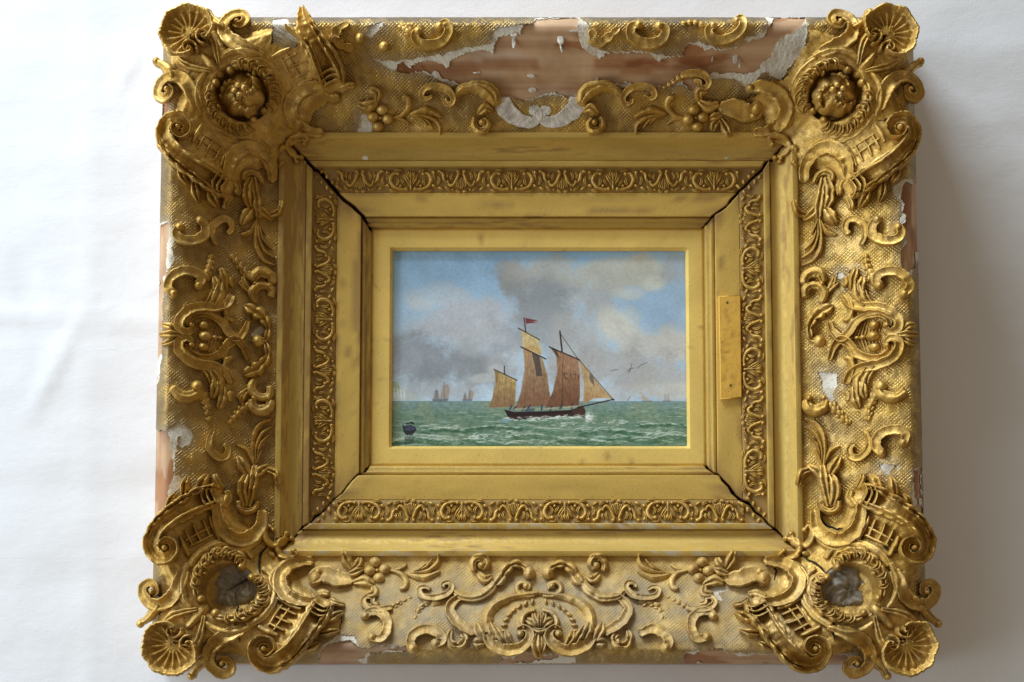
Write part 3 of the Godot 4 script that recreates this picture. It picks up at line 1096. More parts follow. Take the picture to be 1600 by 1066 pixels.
func shell(block: Node, sx: float, sv: float) -> void:
	begin()
	var hub := place(1399, 992)
	var mid := place(1419, 1013)
	var dir := (mid - hub).normalized()
	var R := 47.0
	var y0 := top(mid.x, mid.y) + 12.0
	var na := 201
	var nr := 16
	for r in nr + 3:
		for k in na:
			var a := lerpf(-2.5, 2.5, float(k) / (na - 1))
			var rib := cos(a * 17.0)
			var rr := float(mini(r, nr)) / nr
			var reach := R * (0.80 + 0.20 * cos(a * 0.55)) * (1.0 + 0.022 * cos(a * 8.5 + 1.0) + 0.03 * nf.get_noise_1d(a * 40.0 + sx * 90.0 + sv * 31.0))
			if absf(a) > 1.7: reach *= 1.0 - 0.36 * (absf(a) - 1.7)
			var p := mid - dir * 7.0 + dir.rotated(a) * reach * rr
			var dish := 3.0 + 12.0 * pow(rr, 3.0) + 4.0 * exp(-pow(rr / 0.3, 2.0))
			dish += 2.6 * rib * smoothstep(0.2, 0.4, rr) * (1.0 - smoothstep(0.72, 0.84, rr))
			dish -= 4.0 * exp(-pow((rr - 0.8) / 0.07, 2.0))
			if rr > 0.86: dish += 4.5 * sin((rr - 0.86) / 0.14 * PI * 0.8) + 1.5 * cos(a * 8.5 + 1.0)
			if r > nr:
				if r == nr + 1: p += dir.rotated(a) * 1.5
				else: p = mid - dir * 12.0 + (p - mid + dir * 12.0) * 0.62
				dish = 9.0 if r == nr + 1 else -30.0
			vtx(p.x, y0 + dish, p.y, patina(p.x, p.y, 0.8, 0.4))
	quads(0, nr + 3, na)
	done("shell", block)
	# two curls at the hinge, pearls in the middle
	for s in [1.0, -1.0]:
		begin()
		var cc: Vector2 = hub + dir * 6.0 + dir.orthogonal() * 15.0 * s
		var line := PackedVector2Array()
		for i in 16:
			var q := i / 15.0
			var a: float = dir.angle() + s * (2.6 - q * 7.4)
			line.append(cc + Vector2(lerpf(13.0, 2.0, q), 0).rotated(a))
		sweep(line, [2.6, 3.4, 3.0, 2.4], [24, 27, 28, 30], ROUND)
		ball(cc, 3.6, 3.6, 30.0)
		done("shell_curl", block)
	begin()
	for i in 6:
		ball(mid - dir * 4.0 + Vector2(rng.randf_range(-9, 9), rng.randf_range(-9, 9)), 4.0, 4.0, 22.0)
	done("pearls", block)

func half_corner(block: Node, s: bool, sx: float, sv: float) -> void:
	# traced on the right flank of the lower right corner; the other flanks are its mirror images
	var no_wing := sx > 0.0 and sv < 0.0 and s           # lost with the plaster
	var no_volute := sx < 0.0 and sv < 0.0 and s          # its curl has snapped off
	# acanthus ring with a knob at each end, and the bare band outside it
	begin()
	sweep(v2([1309, 886, 1306, 872, 1320, 862, 1343, 861, 1362, 873, 1376, 892, 1381, 914, 1378, 932]), [4, 6, 8, 9, 9, 8, 7, 4], [9, 11, 12, 13, 13, 12, 11, 9], LEAF, 8, 0.5)
	ball(place(1309, 886), 6.5, 6.5, 15)
	ball(place(1372, 935), 6, 6, 14)
	done("acanthus_ring", block)
	begin()
	for q in [[1303, 872, 1312, 873, 1317, 882], [1314, 862, 1323, 866, 1326, 875], [1328, 857, 1335, 863, 1336, 872], [1344, 857, 1349, 865, 1346, 874], [1360, 864, 1360, 873, 1355, 880], [1373, 877, 1371, 886, 1363, 890], [1383, 893, 1379, 901, 1370, 903], [1387, 911, 1381, 917, 1373, 916]]:
		sweep(v2(q), [2.5, 5.0, 2.0], [12, 18, 14], LEAF)
	done("ring_leaves", block)
	stroke(block, "plain_band", [1290, 872, 1300, 858, 1320, 848, 1348, 850, 1374, 864, 1390, 884], [3, 5, 6, 6, 6, 5], [6, 8, 9, 9, 8, 6], ROUND)
	stroke(block, "plain_band", [1392, 880, 1402, 905, 1400, 932, 1388, 950], [4, 6, 6, 3], [7, 9, 9, 6], ROUND)
	for k in 4:
		begin()
		bead(1326.0 + k * 13.0, 866.0 + k * k * 3.4, 3.0, 17.0)
		done("bead", block)
	# side scroll beside the shell
	begin()
	sweep(v2([1398, 892, 1406, 912, 1416, 932, 1432, 944, 1448, 944, 1459, 934, 1462, 920, 1454, 911, 1444, 915, 1442, 926, 1448, 931]), [7, 10, 10, 9, 8, 7.5, 7, 6, 5, 4, 3], [9, 12, 13, 14, 15, 15, 15, 15, 15, 15, 14], DISH)
	ball(place(1448, 925), 5, 5, 18)
	done("side_scroll", block)
	begin()
	sweep(v2([1440, 946, 1448, 958, 1458, 968, 1468, 974]), [6, 7, 5, 5], [10, 12, 10, 9], ROUND)
	ball(place(1467, 975), 6, 6, 12)
	done("nub", block)
	# wing: the big leafy scroll that ends in a volute over the outer edge
	if not no_wing:
		var pts := [1341, 770, 1365, 780, 1396, 795, 1423, 811, 1442, 831, 1449, 853, 1440, 870, 1424, 872, 1413, 862, 1415, 849, 1426, 845, 1433, 854, 1428, 861]
		var wid := [13.0, 17.0, 16.0, 14.0, 12.0, 11.0, 9.5, 8.0, 7.0, 6.0, 5.0, 4.0, 3.0]
		var hei := [20.0, 26.0, 27.0, 26.0, 26.0, 27.0, 28.0, 28.0, 28.0, 28.0, 28.0, 28.0, 28.0]
		if no_volute:
			pts = [1341, 770, 1365, 780, 1392, 792, 1420, 806, 1446, 816, 1470, 822]
			wid = [13.0, 18.0, 17.0, 15.0, 11.0, 3.0]
			hei = [20.0, 27.0, 30.0, 30.0, 28.0, 24.0]
		begin()
		sweep(v2(pts), wid, hei, DISH, 0, 0.0, 0.0, 0.8)
		if not no_volute: ball(place(1427, 857), 5, 5, 32)
		done("wing", block)
		if no_volute:
			stroke(block, "wing_rib", [1348, 760, 1372, 764, 1404, 782, 1440, 806], [3, 8, 8, 3], [30, 40, 40, 32], LEAF)
			stroke(block, "wing_rib", [1352, 790, 1380, 798, 1416, 812], [3, 6, 3], [26, 34, 30], LEAF)
		else: stroke(block, "wing_rib", [1346, 762, 1368, 766, 1394, 780, 1420, 797, 1442, 818, 1453, 842], [3, 6, 7, 6, 5, 3], [28, 36, 37, 36, 34, 28], LEAF, 6, 0.45)
		stroke(block, "wing_rib", [1345, 784, 1372, 795, 1400, 808, 1424, 826, 1436, 844], [2, 3.4, 3.6, 3.2, 2], [22, 28, 30, 30, 27], ROUND)
		for k in 3:
			stroke(block, "wing_ring", [1348 + k * 8, 756 + k * 3, 1352 + k * 8, 770 + k * 3, 1344 + k * 8, 788 + k * 3], [2, 2.6, 2], [25, 31, 25], ROUND)
		if not no_volute: petals(block, [[[1376, 768, 1368, 754, 1360, 742], [4, 8, 3], 22.0], [[1398, 776, 1396, 760, 1391, 745], [4, 7, 2], 22.0], [[1424, 794, 1418, 782, 1411, 772], [3, 6, 2], 20.0]])
		stroke(block, "wing_tail", [1340, 764, 1346, 752, 1348, 742], [6, 5, 4], [16, 18, 15], ROUND)
		stroke(block, "wing_tail", [1336, 790, 1328, 778, 1330, 768], [6, 7, 5], [12, 15, 13], ROUND)
		# crossed bars of the lattice panel
		for q in [[1357, 824, 1376, 834, 1396, 845], [1352, 836, 1370, 845, 1388, 853], [1383, 818, 1378, 832, 1371, 846], [1396, 828, 1390, 840, 1384, 852], [1368, 812, 1362, 826, 1356, 840]]:
			stroke(block, "lattice_bar", q, [1.6, 2.1, 1.6], [8, 10, 8], ROUND)
		stroke(block, "panel_edge", [1357, 806, 1352, 822, 1340, 845], [2.4, 3.4, 2.6], [9, 10, 8], ROUND)
		stroke(block, "panel_edge", [1404, 838, 1398, 852, 1390, 868], [2.4, 4.0, 3.0], [8, 11, 8], ROUND)
	# U-shaped scroll toward the inner side and the thin band outside it
	begin()
	sweep(v2([1273, 799, 1275, 819, 1288, 837, 1310, 844, 1332, 832, 1343, 810, 1345, 787]), [6, 8, 10, 10, 10, 8, 6], [13, 16, 18, 18, 18, 17, 14], DISH)
	ball(place(1345, 786), 7, 7, 15)
	done("curved_scroll", block)
	stroke(block, "outer_band", [1272, 836, 1288, 852, 1308, 858, 1328, 850], [3, 4, 4, 3], [7, 9, 9, 6], ROUND)
	# little scrolls at the mitre
	begin()
	var l := v2([1236, 834, 1241, 848, 1254, 853, 1266, 846, 1270, 832, 1264, 822, 1257, 828])
	sweep(l, [3, 4, 4.6, 4.6, 4.2, 3.4, 2.6], [9, 10, 11, 11, 11, 10, 10], ROUND)
	ball(l[0], 4.6, 4.6, 11)
	ball(l[6], 4.4, 4.4, 11)
	done("mitre_scroll", block)

# ---------------------------------------------------------------- long rails (traced on the left half of the lower rail)
func build_long_rails() -> void:
	for v in [-1.0, 1.0]:
		for x in [-1.0, 1.0]:
			side(x, v)
			long_half(rails[0 if v < 0.0 else 1], x, v < 0.0)
	side(1, 1)
	long_center(rails[1])
	top_scrolls(rails[0])

func flower(parent: Node, pts: Array, r: float) -> void:
	begin()
	var i := 0
	var mid := Vector2.ZERO
	while i < pts.size():
		var p := place(pts[i], pts[i + 1])
		mid += p
		ball(p, r, r * 0.92, r * 1.3)
		i += 2
	ball(mid / (pts.size() / 2.0), 3, 3, 7)
	done("flower", parent)

func long_half(r: Node, x: float, up: bool) -> void:
	var lost := up
	# leafy twist beside the corner
	if not (up and x < 0.0):
		stroke(r, "twisted_leaf", [486, 905, 505, 897, 528, 904, 549, 905], [9, 12, 12, 7], [13, 17, 16, 9], DISH)
		begin()
		ball(place(492, 907), 9, 13, 16, 0.1)
		ball(place(497, 894), 7, 7, 13)
		done("bud", r)
		petals(r, [[[550, 889, 542, 876, 536, 862], [4, 8, 4], 12.0], [[553, 888, 560, 880, 562, 872], [4, 7, 4], 12.0], [[546, 897, 558, 893, 567, 889], [4, 7, 3], 12.0]])
	petals(r, [[[553, 911, 568, 907, 584, 914], [4, 9, 4], 11.0], [[583, 916, 584, 926, 571, 930], [4, 7, 5], 11.0]])
	flower(r, [586, 879, 577, 893, 601, 890, 592, 904], 9.0)
	stroke(r, "tendril", [609, 891, 624, 895, 634, 906, 633, 917, 625, 919], [2, 3.5, 4.4, 4.6, 4], [5, 7, 8, 9, 9], ROUND)
	stroke(r, "tendril", [612, 891, 626, 888, 635, 882], [2, 3, 1.6], [5, 6, 4], ROUND)
	# fan of blades
	for q in [[[636, 897, 662, 903, 687, 893], [3, 6, 2.5]], [[638, 896, 668, 892, 684, 880, 685, 866], [2, 4.2, 4, 1.6]], [[642, 895, 664, 887, 675, 874], [1.6, 3.2, 1.4]], [[644, 894, 656, 889, 665, 881], [1.4, 2.6, 1.2]]]:
		stroke(r, "fan_blade", q[0], q[1], [5, 9, 7], KNIFE)
	# thin scrolls
	stroke(r, "thin_scroll", [672, 921, 663, 917, 655, 921, 660, 931, 678, 934, 697, 929, 706, 918, 702, 910, 693, 912, 692, 918], [2.2, 3, 3.6, 4, 4.6, 4.6, 4, 3.6, 3, 2.4], [8, 9, 10, 11, 12, 12, 11, 11, 10, 9], BAND)
	if not (up and x < 0.0):
		stroke(r, "thin_scroll", [591, 943, 583, 941, 582, 934, 572, 933, 568, 941, 577, 950, 594, 952, 612, 949], [2.2, 3, 3, 3.4, 4, 4.6, 4.6, 3.4], [7, 8, 9, 10, 11, 12, 11, 9], BAND)
		husks(r, [612, 949, 626, 941, 643, 932], 4.6, 2.6, 4)
	if not up:
		c_scroll(r, [571, 963, 577, 956, 592, 956, 604, 967, 605, 983, 596, 997, 581, 996], 6.5, 13)
		if x < 0.0: c_scroll(r, [645, 1013, 641, 1002, 649, 989, 667, 983, 685, 989, 691, 1000, 681, 1006], 7.0, 13)
		else: c_scroll(r, [645, 1013, 641, 1002, 649, 989, 667, 983, 685, 989], 7.0, 13, BAND, 1)
		husks(r, [684, 942, 665, 943, 653, 953, 648, 971], 6.0, 3.6, 5)
	# S-shaped band
	stroke(r, "wavy_band", [707, 922, 722, 932, 744, 933, 762, 924, 773, 911], [4, 6.5, 7.5, 7.5, 6], [10, 13, 14, 14, 12], ROUND)
	begin()
	sweep(v2([741, 892, 739, 880, 746, 872, 757, 873, 761, 882, 755, 889]), [4, 5.5, 6, 6, 5, 4], [10, 13, 14, 14, 14, 12], ROUND)
	ball(place(752, 884), 6, 6, 17)
	done("knob_scroll", r)
	petals(r, [[[748, 897, 758, 905, 768, 900], [5, 8, 3], 12.0]])
	if lost: return
	begin()
	sweep(v2([773, 914, 783, 903, 792, 889, 805, 882, 818, 885, 826, 893]), [8, 9, 8, 7, 6, 6], [14, 18, 18, 17, 16, 16], LEAF, 4, 0.4)
	ball(place(827, 896), 9, 11, 20)
	done("acanthus_leaf", r)
	begin()
	sweep(v2([836, 931, 820, 931, 809, 924, 809, 914, 818, 910, 827, 914, 826, 921]), [2.4, 3.4, 4, 4, 4, 3.4, 2.6], [7, 9, 10, 11, 11, 11, 10], ROUND)
	ball(place(822, 916), 5.5, 5.5, 14)
	done("volute", r)
	# frame of the cartouche
	stroke(r, "cartouche_band", [764, 988, 762, 968, 770, 949, 788, 938, 812, 931, 843, 927], [7, 8, 8, 7, 5, 4], [11, 14, 14, 13, 11, 10], KNIFE)
	stroke(r, "wavy_band", [731, 938, 724, 932, 712, 937, 703, 950, 709, 966, 724, 979, 740, 988], [4, 4.5, 5.5, 6.5, 7, 7, 6], [10, 12, 13, 14, 14, 13, 11], DISH)
	begin()
	sweep(v2([706, 984, 702, 995, 707, 1007, 719, 1008, 726, 999, 722, 990]), [4, 7, 8, 8, 7, 4], [10, 15, 17, 17, 15, 11], LEAF, 4, 0.45)
	done("curled_leaf", r)
	petals(r, [[[756, 1001, 748, 986, 744, 973], [5, 9, 3], 15.0], [[757, 1004, 746, 1004, 739, 1004], [5, 9, 4], 14.0], [[774, 1000, 768, 985, 764, 972], [4, 8, 3], 17.0], [[789, 1006, 780, 992, 772, 978], [4, 7, 2], 17.0], [[802, 1010, 794, 998, 790, 986], [4, 7, 3], 16.0]])
	begin()
	sweep(v2([758, 994, 770, 1008, 790, 1016, 810, 1014, 824, 1004, 828, 990, 820, 981, 810, 984]), [5, 8, 9, 8, 7, 6, 4.5, 3.6], [12, 16, 18, 18, 17, 16, 15, 14], DISH, 0)
	ball(place(813, 991), 6, 6, 17)
	done("acanthus_scroll", r)
	for k in 9:
		begin()
		var a := PI * (0.92 + 0.58 * k / 9.0)
		var p := [843.0 + 56.0 * cos(a), 984.0 + 44.0 * sin(a)]
		ball(place(p[0], p[1]), 5.5, 2.8, 9.0, (a - PI * 1.5) * x + PI * 0.5)
		done("cartouche_bead", r)
	stroke(r, "shell_rim", [819, 982, 815, 970, 822, 958, 836, 953], [3, 4, 4, 3], [12, 14, 14, 12], ROUND)
	petals(r, [[[838, 980, 830, 972, 822, 968], [3, 7, 4], 14.0], [[840, 978, 836, 968, 833, 958], [2.4, 5, 3], 15.0]])

func long_center(r: Node) -> void:
	side(1, 1, false, true)
	petals(r, [[[843, 980, 843, 968, 843, 956], [2.4, 4, 2.6], 16.0], [[840, 990, 836, 1008, 842, 1026], [4, 8, 5], 18.0], [[846, 990, 850, 1006, 842, 1028], [3, 6, 3], 14.0]])
	stroke(r, "ribbon", [832, 983, 843, 987, 854, 983], [4, 5, 4], [14, 17, 14], ROUND)
	side(1, 1)

func top_scrolls(r: Node) -> void:
	side(1, -1, false, true)
	c_scroll(r, [687, 41, 696, 36, 701, 48, 695, 62, 678, 71, 658, 70, 648, 58, 653, 49], 6.5, 13)
	c_scroll(r, [998, 39, 988, 42, 986, 55, 998, 66, 1018, 69, 1035, 62, 1040, 48, 1030, 41], 6.8, 13)
	c_scroll(r, [1151, 33, 1158, 28, 1160, 42, 1149, 56, 1130, 64, 1112, 60, 1107, 48, 1114, 40], 6.2, 13)
	# crumbled remains of two more
	begin()
	sweep(v2([545, 36, 530, 44, 524, 58, 532, 70, 550, 76]), [4, 7, 8, 7, 5], [7, 10, 12, 10, 8], BAND, 5, 0.5)
	ball(place(562, 60), 7, 9, 12)
	done("broken_scroll", r)
	begin()
	sweep(v2([930, 46, 926, 58, 938, 66, 952, 58, 966, 44]), [5, 8, 8, 6, 4], [7, 11, 12, 12, 8], BAND, 5, 0.5)
	done("broken_scroll", r)
	husks(r, [624, 40, 632, 44, 640, 48], 3.5, 5.5, 3)
	husks(r, [1100, 38, 1084, 34, 1066, 36], 4.5, 4.0, 4)
	begin()
	ball(place(600, 72), 8, 8, 11)
	done("bud", r)
	# edge bands that end where the plaster broke
	c_scroll(r, [776, 162, 774, 146, 760, 136, 742, 134, 722, 140], 7.0, 13, ROUND, 0, "arched_band")
	c_scroll(r, [908, 162, 910, 146, 924, 136, 946, 134, 964, 142], 7.0, 13, ROUND, 0, "arched_band")
	side(1, 1)

# ---------------------------------------------------------------- upright rails (traced on the right one)
func build_short_rails() -> void:
	for x in [-1.0, 1.0]:
		for v in [-1.0, 1.0]:
			side(x, v)
			short_half(rails[2 if x < 0.0 else 3], x, v)
		side(x, 1, false, false)
		lyre_center(rails[2 if x < 0.0 else 3])
	side(1, 1)

func short_half(r: Node, x: float, v: float) -> void:
	var lost := x > 0.0 and v > 0.0
	# lyre (upper half)
	stroke(r, "lyre_band", [1320, 462, 1328, 474, 1345, 480, 1368, 480, 1390, 486, 1403, 500, 1403, 513, 1392, 519, 1384, 515], [5, 6.5, 7, 7, 7, 7, 6.5, 5.4, 4], [10, 13, 15, 15, 15, 15, 14, 12, 11], DISH)
	begin()
	sweep(v2([1295, 502, 1302, 520, 1313, 529, 1325, 521, 1338, 503, 1356, 493, 1375, 491, 1388, 499, 1389, 509]), [3, 5, 6, 6, 5.5, 5, 5, 4.4, 3.4], [9, 12, 13, 13, 12, 12, 12, 12, 11], DISH)
	ball(place(1385, 508), 5, 5, 14)
	done("lyre_curl", r)
	for k in 9:
		begin()
		var y := 524.0 - k * 1.2
		sweep(v2([1330 + k * 5.5, y + 4, 1338 + k * 5.0, 505 - k * 1.0 + absf(k - 3) * 1.2]), [1.1, 1.1], [2.6, 2.6], ROUND)
		done("lyre_string", r)
	petals(r, [[[1352, 477, 1341, 460, 1338, 437], [5, 10, 3], 14.0], [[1366, 478, 1354, 466, 1350, 450], [3, 5, 2], 10.0]])
	stroke(r, "lyre_bar", [1327, 478, 1331, 498, 1326, 514], [3, 3.6, 3], [7, 8, 7], ROUND)
	# flat C-scrolls
	if not (x < 0.0 and v > 0.0):
		if not lost: c_scroll(r, [1374, 446, 1368, 438, 1376, 427, 1396, 424, 1414, 432, 1422, 448, 1413, 459], 6.5, 13)
		else: c_scroll(r, [1374, 446, 1370, 438, 1380, 430, 1396, 426, 1410, 434], 8.0, 14, ROUND, 1, "broken_scroll")
	elif x < 0.0:
		c_scroll(r, [1374, 446, 1370, 438, 1380, 430, 1396, 428, 1412, 438], 8.0, 13, ROUND, 1, "broken_scroll")
	husks(r, [1366, 436, 1358, 420, 1353, 398], 6.5, 4.0, 5)
	if not (x < 0.0 and v > 0.0):
		c_scroll(r, [1378, 708, 1369, 700, 1369, 686, 1382, 675, 1402, 672, 1415, 680, 1411, 692], 6.5, 13)
	# acanthus with a berry
	if not lost:
		begin()
		sweep(v2([1283, 536, 1268, 531, 1264, 514, 1270, 499, 1282, 488, 1298, 479]), [4, 5, 6, 10, 12, 6], [12, 13, 14, 16, 15, 8], LEAF, 5, 0.45)
		done("acanthus_leaf", r)
		stroke(r, "scroll", [1259, 464, 1259, 452, 1268, 446, 1280, 448, 1288, 458, 1283, 473], [5, 6, 6, 6, 7, 4], [10, 13, 13, 13, 12, 8], ROUND)
		petals(r, [[[1292, 456, 1300, 446, 1304, 432], [4, 6, 2], 9.0], [[1293, 452, 1302, 446, 1310, 440], [3, 6, 2], 9.0]])
	begin()
	bead(1281, 533, 9.5, 15)
	done("berry", r)
	# knob, husks, small curls (lower half)
	begin()
	sweep(v2([1260, 626, 1263, 637, 1276, 642, 1287, 636, 1290, 625]), [6, 8, 9, 8, 5], [11, 15, 16, 15, 10], ROUND)
	ball(place(1264, 622), 5, 5, 14)
	ball(place(1287, 622), 5, 5, 13)
	done("knob_scroll", r)
	if not (x > 0.0 and v < 0.0): husks(r, [1298, 632, 1312, 646, 1328, 662], 6.5, 4.2, 5)
	petals(r, [[[1346, 593, 1347, 606, 1352, 621], [4, 8, 4], 13.0], [[1334, 604, 1336, 622, 1342, 637], [3, 7, 4], 12.0]])
	stroke(r, "tendril", [1320, 558, 1329, 562, 1333, 576, 1330, 590], [3, 4, 4, 2.5], [8, 10, 10, 7], ROUND)
	stroke(r, "tendril", [1322, 612, 1326, 618, 1324, 626], [3, 4, 3], [8, 9, 8], ROUND)
	stroke(r, "thin_scroll", [1351, 673, 1357, 686, 1356, 702, 1343, 715, 1330, 714, 1327, 702, 1333, 694], [2.4, 3.6, 4.6, 5, 4.6, 4, 3], [8, 10, 12, 12, 12, 11, 10], BAND)
	# palm fan
	for q in [[[1286, 734, 1288, 706, 1286, 680, 1275, 662, 1258, 655], [2.6, 4.2, 4.6, 4, 2]], [[1284, 728, 1283, 700, 1274, 678, 1258, 667], [1.6, 3, 3.2, 1.6]], [[1282, 716, 1276, 694, 1262, 680], [1.4, 2.6, 1.4]], [[1288, 724, 1297, 704, 1312, 696], [2, 4.4, 2.4]], [[1284, 726, 1279, 714, 1274, 704], [1.4, 2.4, 1.2]]]:
		stroke(r, "fan_blade", q[0], q[1], [5, 9, 9, 7], KNIFE)
	# tulip that grows out of the U-scroll
	petals(r, [[[1296, 792, 1290, 768, 1286, 746, 1285, 728], [5, 6, 8, 5], 15.0], [[1299, 790, 1304, 772, 1303, 754, 1297, 740], [5, 8, 8, 4], 17.0], [[1288, 752, 1278, 738, 1263, 728], [4, 8, 4], 12.0], [[1266, 734, 1253, 740, 1249, 757], [5, 6, 5], 12.0], [[1296, 742, 1303, 730, 1312, 714], [5, 9, 4], 14.0]])
	begin()
	sweep(v2([1280, 784, 1286, 796, 1298, 800, 1308, 794, 1308, 784]), [3, 4.5, 5.5, 5.5, 5], [13, 15, 16, 16, 15], ROUND)
	done("cup", r)

func lyre_center(r: Node) -> void:
	var a := spot(1365, 533)
	var b := Vector2(absf(a.x) * fx, 0.0)
	begin()
	ball(b + Vector2(2 * fx, -17), 8, 7, 14)
	ball(b + Vector2(0, 0), 10, 8, 17)
	ball(b + Vector2(2 * fx, 17), 8, 7, 14)
	done("drop", r)
	begin()
	for k in 6:
		ball(b + Vector2((-14.0 - k * 8.0) * fx, 0), 5.5 - k * 0.5, 4.0 - k * 0.4, 8.0 - k * 0.7)
	done("pearl_string", r)
	begin()
	sweep(PackedVector2Array([b + Vector2(34 * fx, 0), b + Vector2(48 * fx, 0), b + Vector2(66 * fx, 0)]), [3, 7, 3], [9, 13, 9], LEAF)
	done("leaf", r)
	for s in [1.0, -1.0]:
		begin()
		sweep(PackedVector2Array([b + Vector2(40 * fx, 4 * s), b + Vector2(50 * fx, 12 * s), b + Vector2(62 * fx, 15 * s)]), [3, 6, 3], [8, 11, 7], LEAF)
		done("leaf", r)

# ---------------------------------------------------------------- chips, cracks, name plate
func build_chips() -> void:
	side(1, 1, false, true)
	over = Color(0.68, 0.63, 0.54)
	for q in [[803, 62, 3, 11], [803, 50, 6, 5], [876, 60, 5, 7], [877, 72, 1.6, 8], [830, 116, 6, 3], [832, 138, 6, 4], [745, 111, 6, 1.6], [971, 77, 8, 2], [1114, 90, 1.2, 4], [1150, 88, 4, 9], [1157, 96, 1.5, 8], [571, 246, 5, 3.6], [1137, 246, 4, 1.6]]:
		var top_side: float = -1.0 if q[1] < 533.0 else 1.0
		begin()
		var p := spot(q[0], q[1])
		ball(p, q[2], q[3], 0.9, rng.randf_range(-0.2, 0.2), -4.6 if (q[1] < 150.0) else 0.0)
		done("gesso_chip", rails[0], "gesso")
	# pale casts left by two lost scrolls
	for m in [1.0, -1.0]:
		begin()
		var l := PackedVector2Array()
		for q in [[-60, 160], [-50, 174], [-30, 187], [-12, 190], [-3, 181], [-6, 171], [-15, 173]]:
			l.append(spot(844.0 - q[0] * m, q[1]))
		sweep(l, [13, 11, 9, 7, 6, 6, 5], [1.6, 2.0, 2.0, 2.0, 2.0, 2.0, 1.6], BAND)
		tag(done("bare_scroll_bed", rails[0], "gesso"), "white bed of a scroll that has dropped off")
	over = Color(0.012, 0.009, 0.006)
	for q in [[404, 182, 416, 196, 424, 208, 436, 216, 444, 232], [294, 190, 312, 200, 330, 216], [1276, 168, 1270, 186, 1266, 202, 1250, 214, 1232, 230], [1372, 190, 1384, 186, 1396, 184], [1389, 244, 1392, 252, 1402, 256],
			[366, 926, 370, 948, 366, 968, 372, 990, 374, 1004], [356, 922, 380, 908, 404, 896, 408, 862, 426, 846, 440, 838], [1344, 838, 1366, 844, 1380, 850, 1392, 862, 1410, 864], [1258, 868, 1276, 882, 1296, 900], [1303, 966, 1302, 984, 1304, 1000], [1208, 876, 1212, 892, 1210, 906], [532, 960, 534, 972, 530, 984], [1276, 800, 1290, 818, 1304, 826, 1318, 826]]:
		begin()
		var c := v2s(q)
		var j := PackedVector2Array()
		for i in c.size() - 1:
			for k in 3:
				j.append(c[i].lerp(c[i + 1], k / 3.0) + Vector2(rng.randf_range(-1.6, 1.6), rng.randf_range(-1.6, 1.6)))
		j.append(c[c.size() - 1])
		sweep(j, [0.3, 1.0, 1.3, 1.0, 0.3], [2.6, 3.0, 3.0, 2.6], ROUND)
		var at := frame.get_child(0)
		done("crack", nearest_corner(c[0]), "crack")
	over = Color(0, 0, 0, 0)
	name_plate()
	side(1, 1)

func v2s(list: Array) -> PackedVector2Array:
	var o := PackedVector2Array()
	var i := 0
	while i < list.size():
		o.append(spot(list[i], list[i + 1]))
		i += 2
	return o

func nearest_corner(p: Vector2) -> Node:
	var want := (0 if p.x < 0.0 else 1) if p.y < 0.0 else (3 if p.x < 0.0 else 2)
	var list := frame.get_children().filter(func(o): return o.name.begins_with("corner_ornament"))
	return list[want]

func name_plate() -> void:
	var a := spot(1123, 463)
	var b := spot(1157, 462)
	var c := spot(1159, 621)
	var d := spot(1126, 624)
	var q := [a, b, c, d]
	var mid: Vector2 = (a + b + c + d) / 4.0
	begin()
	for rr in [[1.0, 54.0], [1.0, 62.6], [0.0, 63.6]]:
		for s in 4:
			var p: Vector2 = q[s]
			if rr[0] == 0.0: p += Vector2(1.0 if s == 0 or s == 3 else -1.0, 1.0 if s < 2 else -1.0)
			vtx(p.x, rr[1], p.y, Color(0.80, 0.48, 0.085))
	quads(0, 3, 4, true)
	var first := P.size()
	for j in 41:
		for i in 11:
			var p: Vector2 = ((q[0] as Vector2).lerp(q[1], i / 10.0)).lerp((q[3] as Vector2).lerp(q[2], i / 10.0), j / 40.0)
			p = mid + (p - mid) * Vector2(0.945, 0.988)
			vtx(p.x, 63.6 + 0.4 * nz.get_noise_2d(p.x * 1.5, p.y * 1.5), p.y, Color(0.84, 0.50, 0.085).lerp(Color(0.5, 0.28, 0.06), clampf(nf.get_noise_2d(p.x * 0.6, p.y * 0.6) * 0.8 + nz.get_noise_2d(p.x * 2.0, p.y * 2.0) * 0.8, 0, 0.8)))
	quads(first, 41, 11)
	var plate := done("name_plate", rails[3], "gilt_smooth")
	tag(plate, "blank narrow gilt name plate nailed to the frieze")
	for s in [[1136, 473], [1141, 602]]:
		begin()
		over = Color(0.16, 0.10, 0.04)
		var p := spot(s[0], s[1])
		flat_at = 63.2
		ball(p, 2.2, 2.2, 2.0)
		flat_at = -1.0
		over = Color(0, 0, 0, 0)
		done("nail", rails[3], "gilt_smooth")

func painting() -> void:
	begin()
	var hx := 238.0
	var hv := 163.0
	for h in [27.6, 21.0]:
		for q in [Vector2(-hx, -hv), Vector2(hx, -hv), Vector2(hx, hv), Vector2(-hx, hv)]:
			vtx(q.x + 2.0, h, q.y + 1.5, Color.WHITE, Vector2((q.x + 233.5) / 467.0, (q.y + 156.5) / 313.0))
	I.append_array([0, 1, 3, 1, 2, 3])
	quads(0, 2, 4, true)
	var m := StandardMaterial3D.new()
	m.resource_name = "oil_paint"
	m.cull_mode = BaseMaterial3D.CULL_DISABLED
	var im := seascape()
	m.albedo_texture = ImageTexture.create_from_image(im[0])
	m.texture_repeat = false
	m.normal_enabled = true
	m.normal_texture = ImageTexture.create_from_image(im[1])
	m.normal_scale = 0.35
	m.roughness = 0.42
	m.metallic_specular = 0.4
	mats["oil_paint"] = m
	# flat shading: give top and rim their own corners
	var o := done("painting", self, "oil_paint")
	tag(o, "small oil seascape, brown sailed boat on a green sea,, set in the frame", "painting")

# ---------------------------------------------------------------- the picture itself, painted stroke by stroke
const PW := 916
const PH := 606
var px: Image
var relief: Image

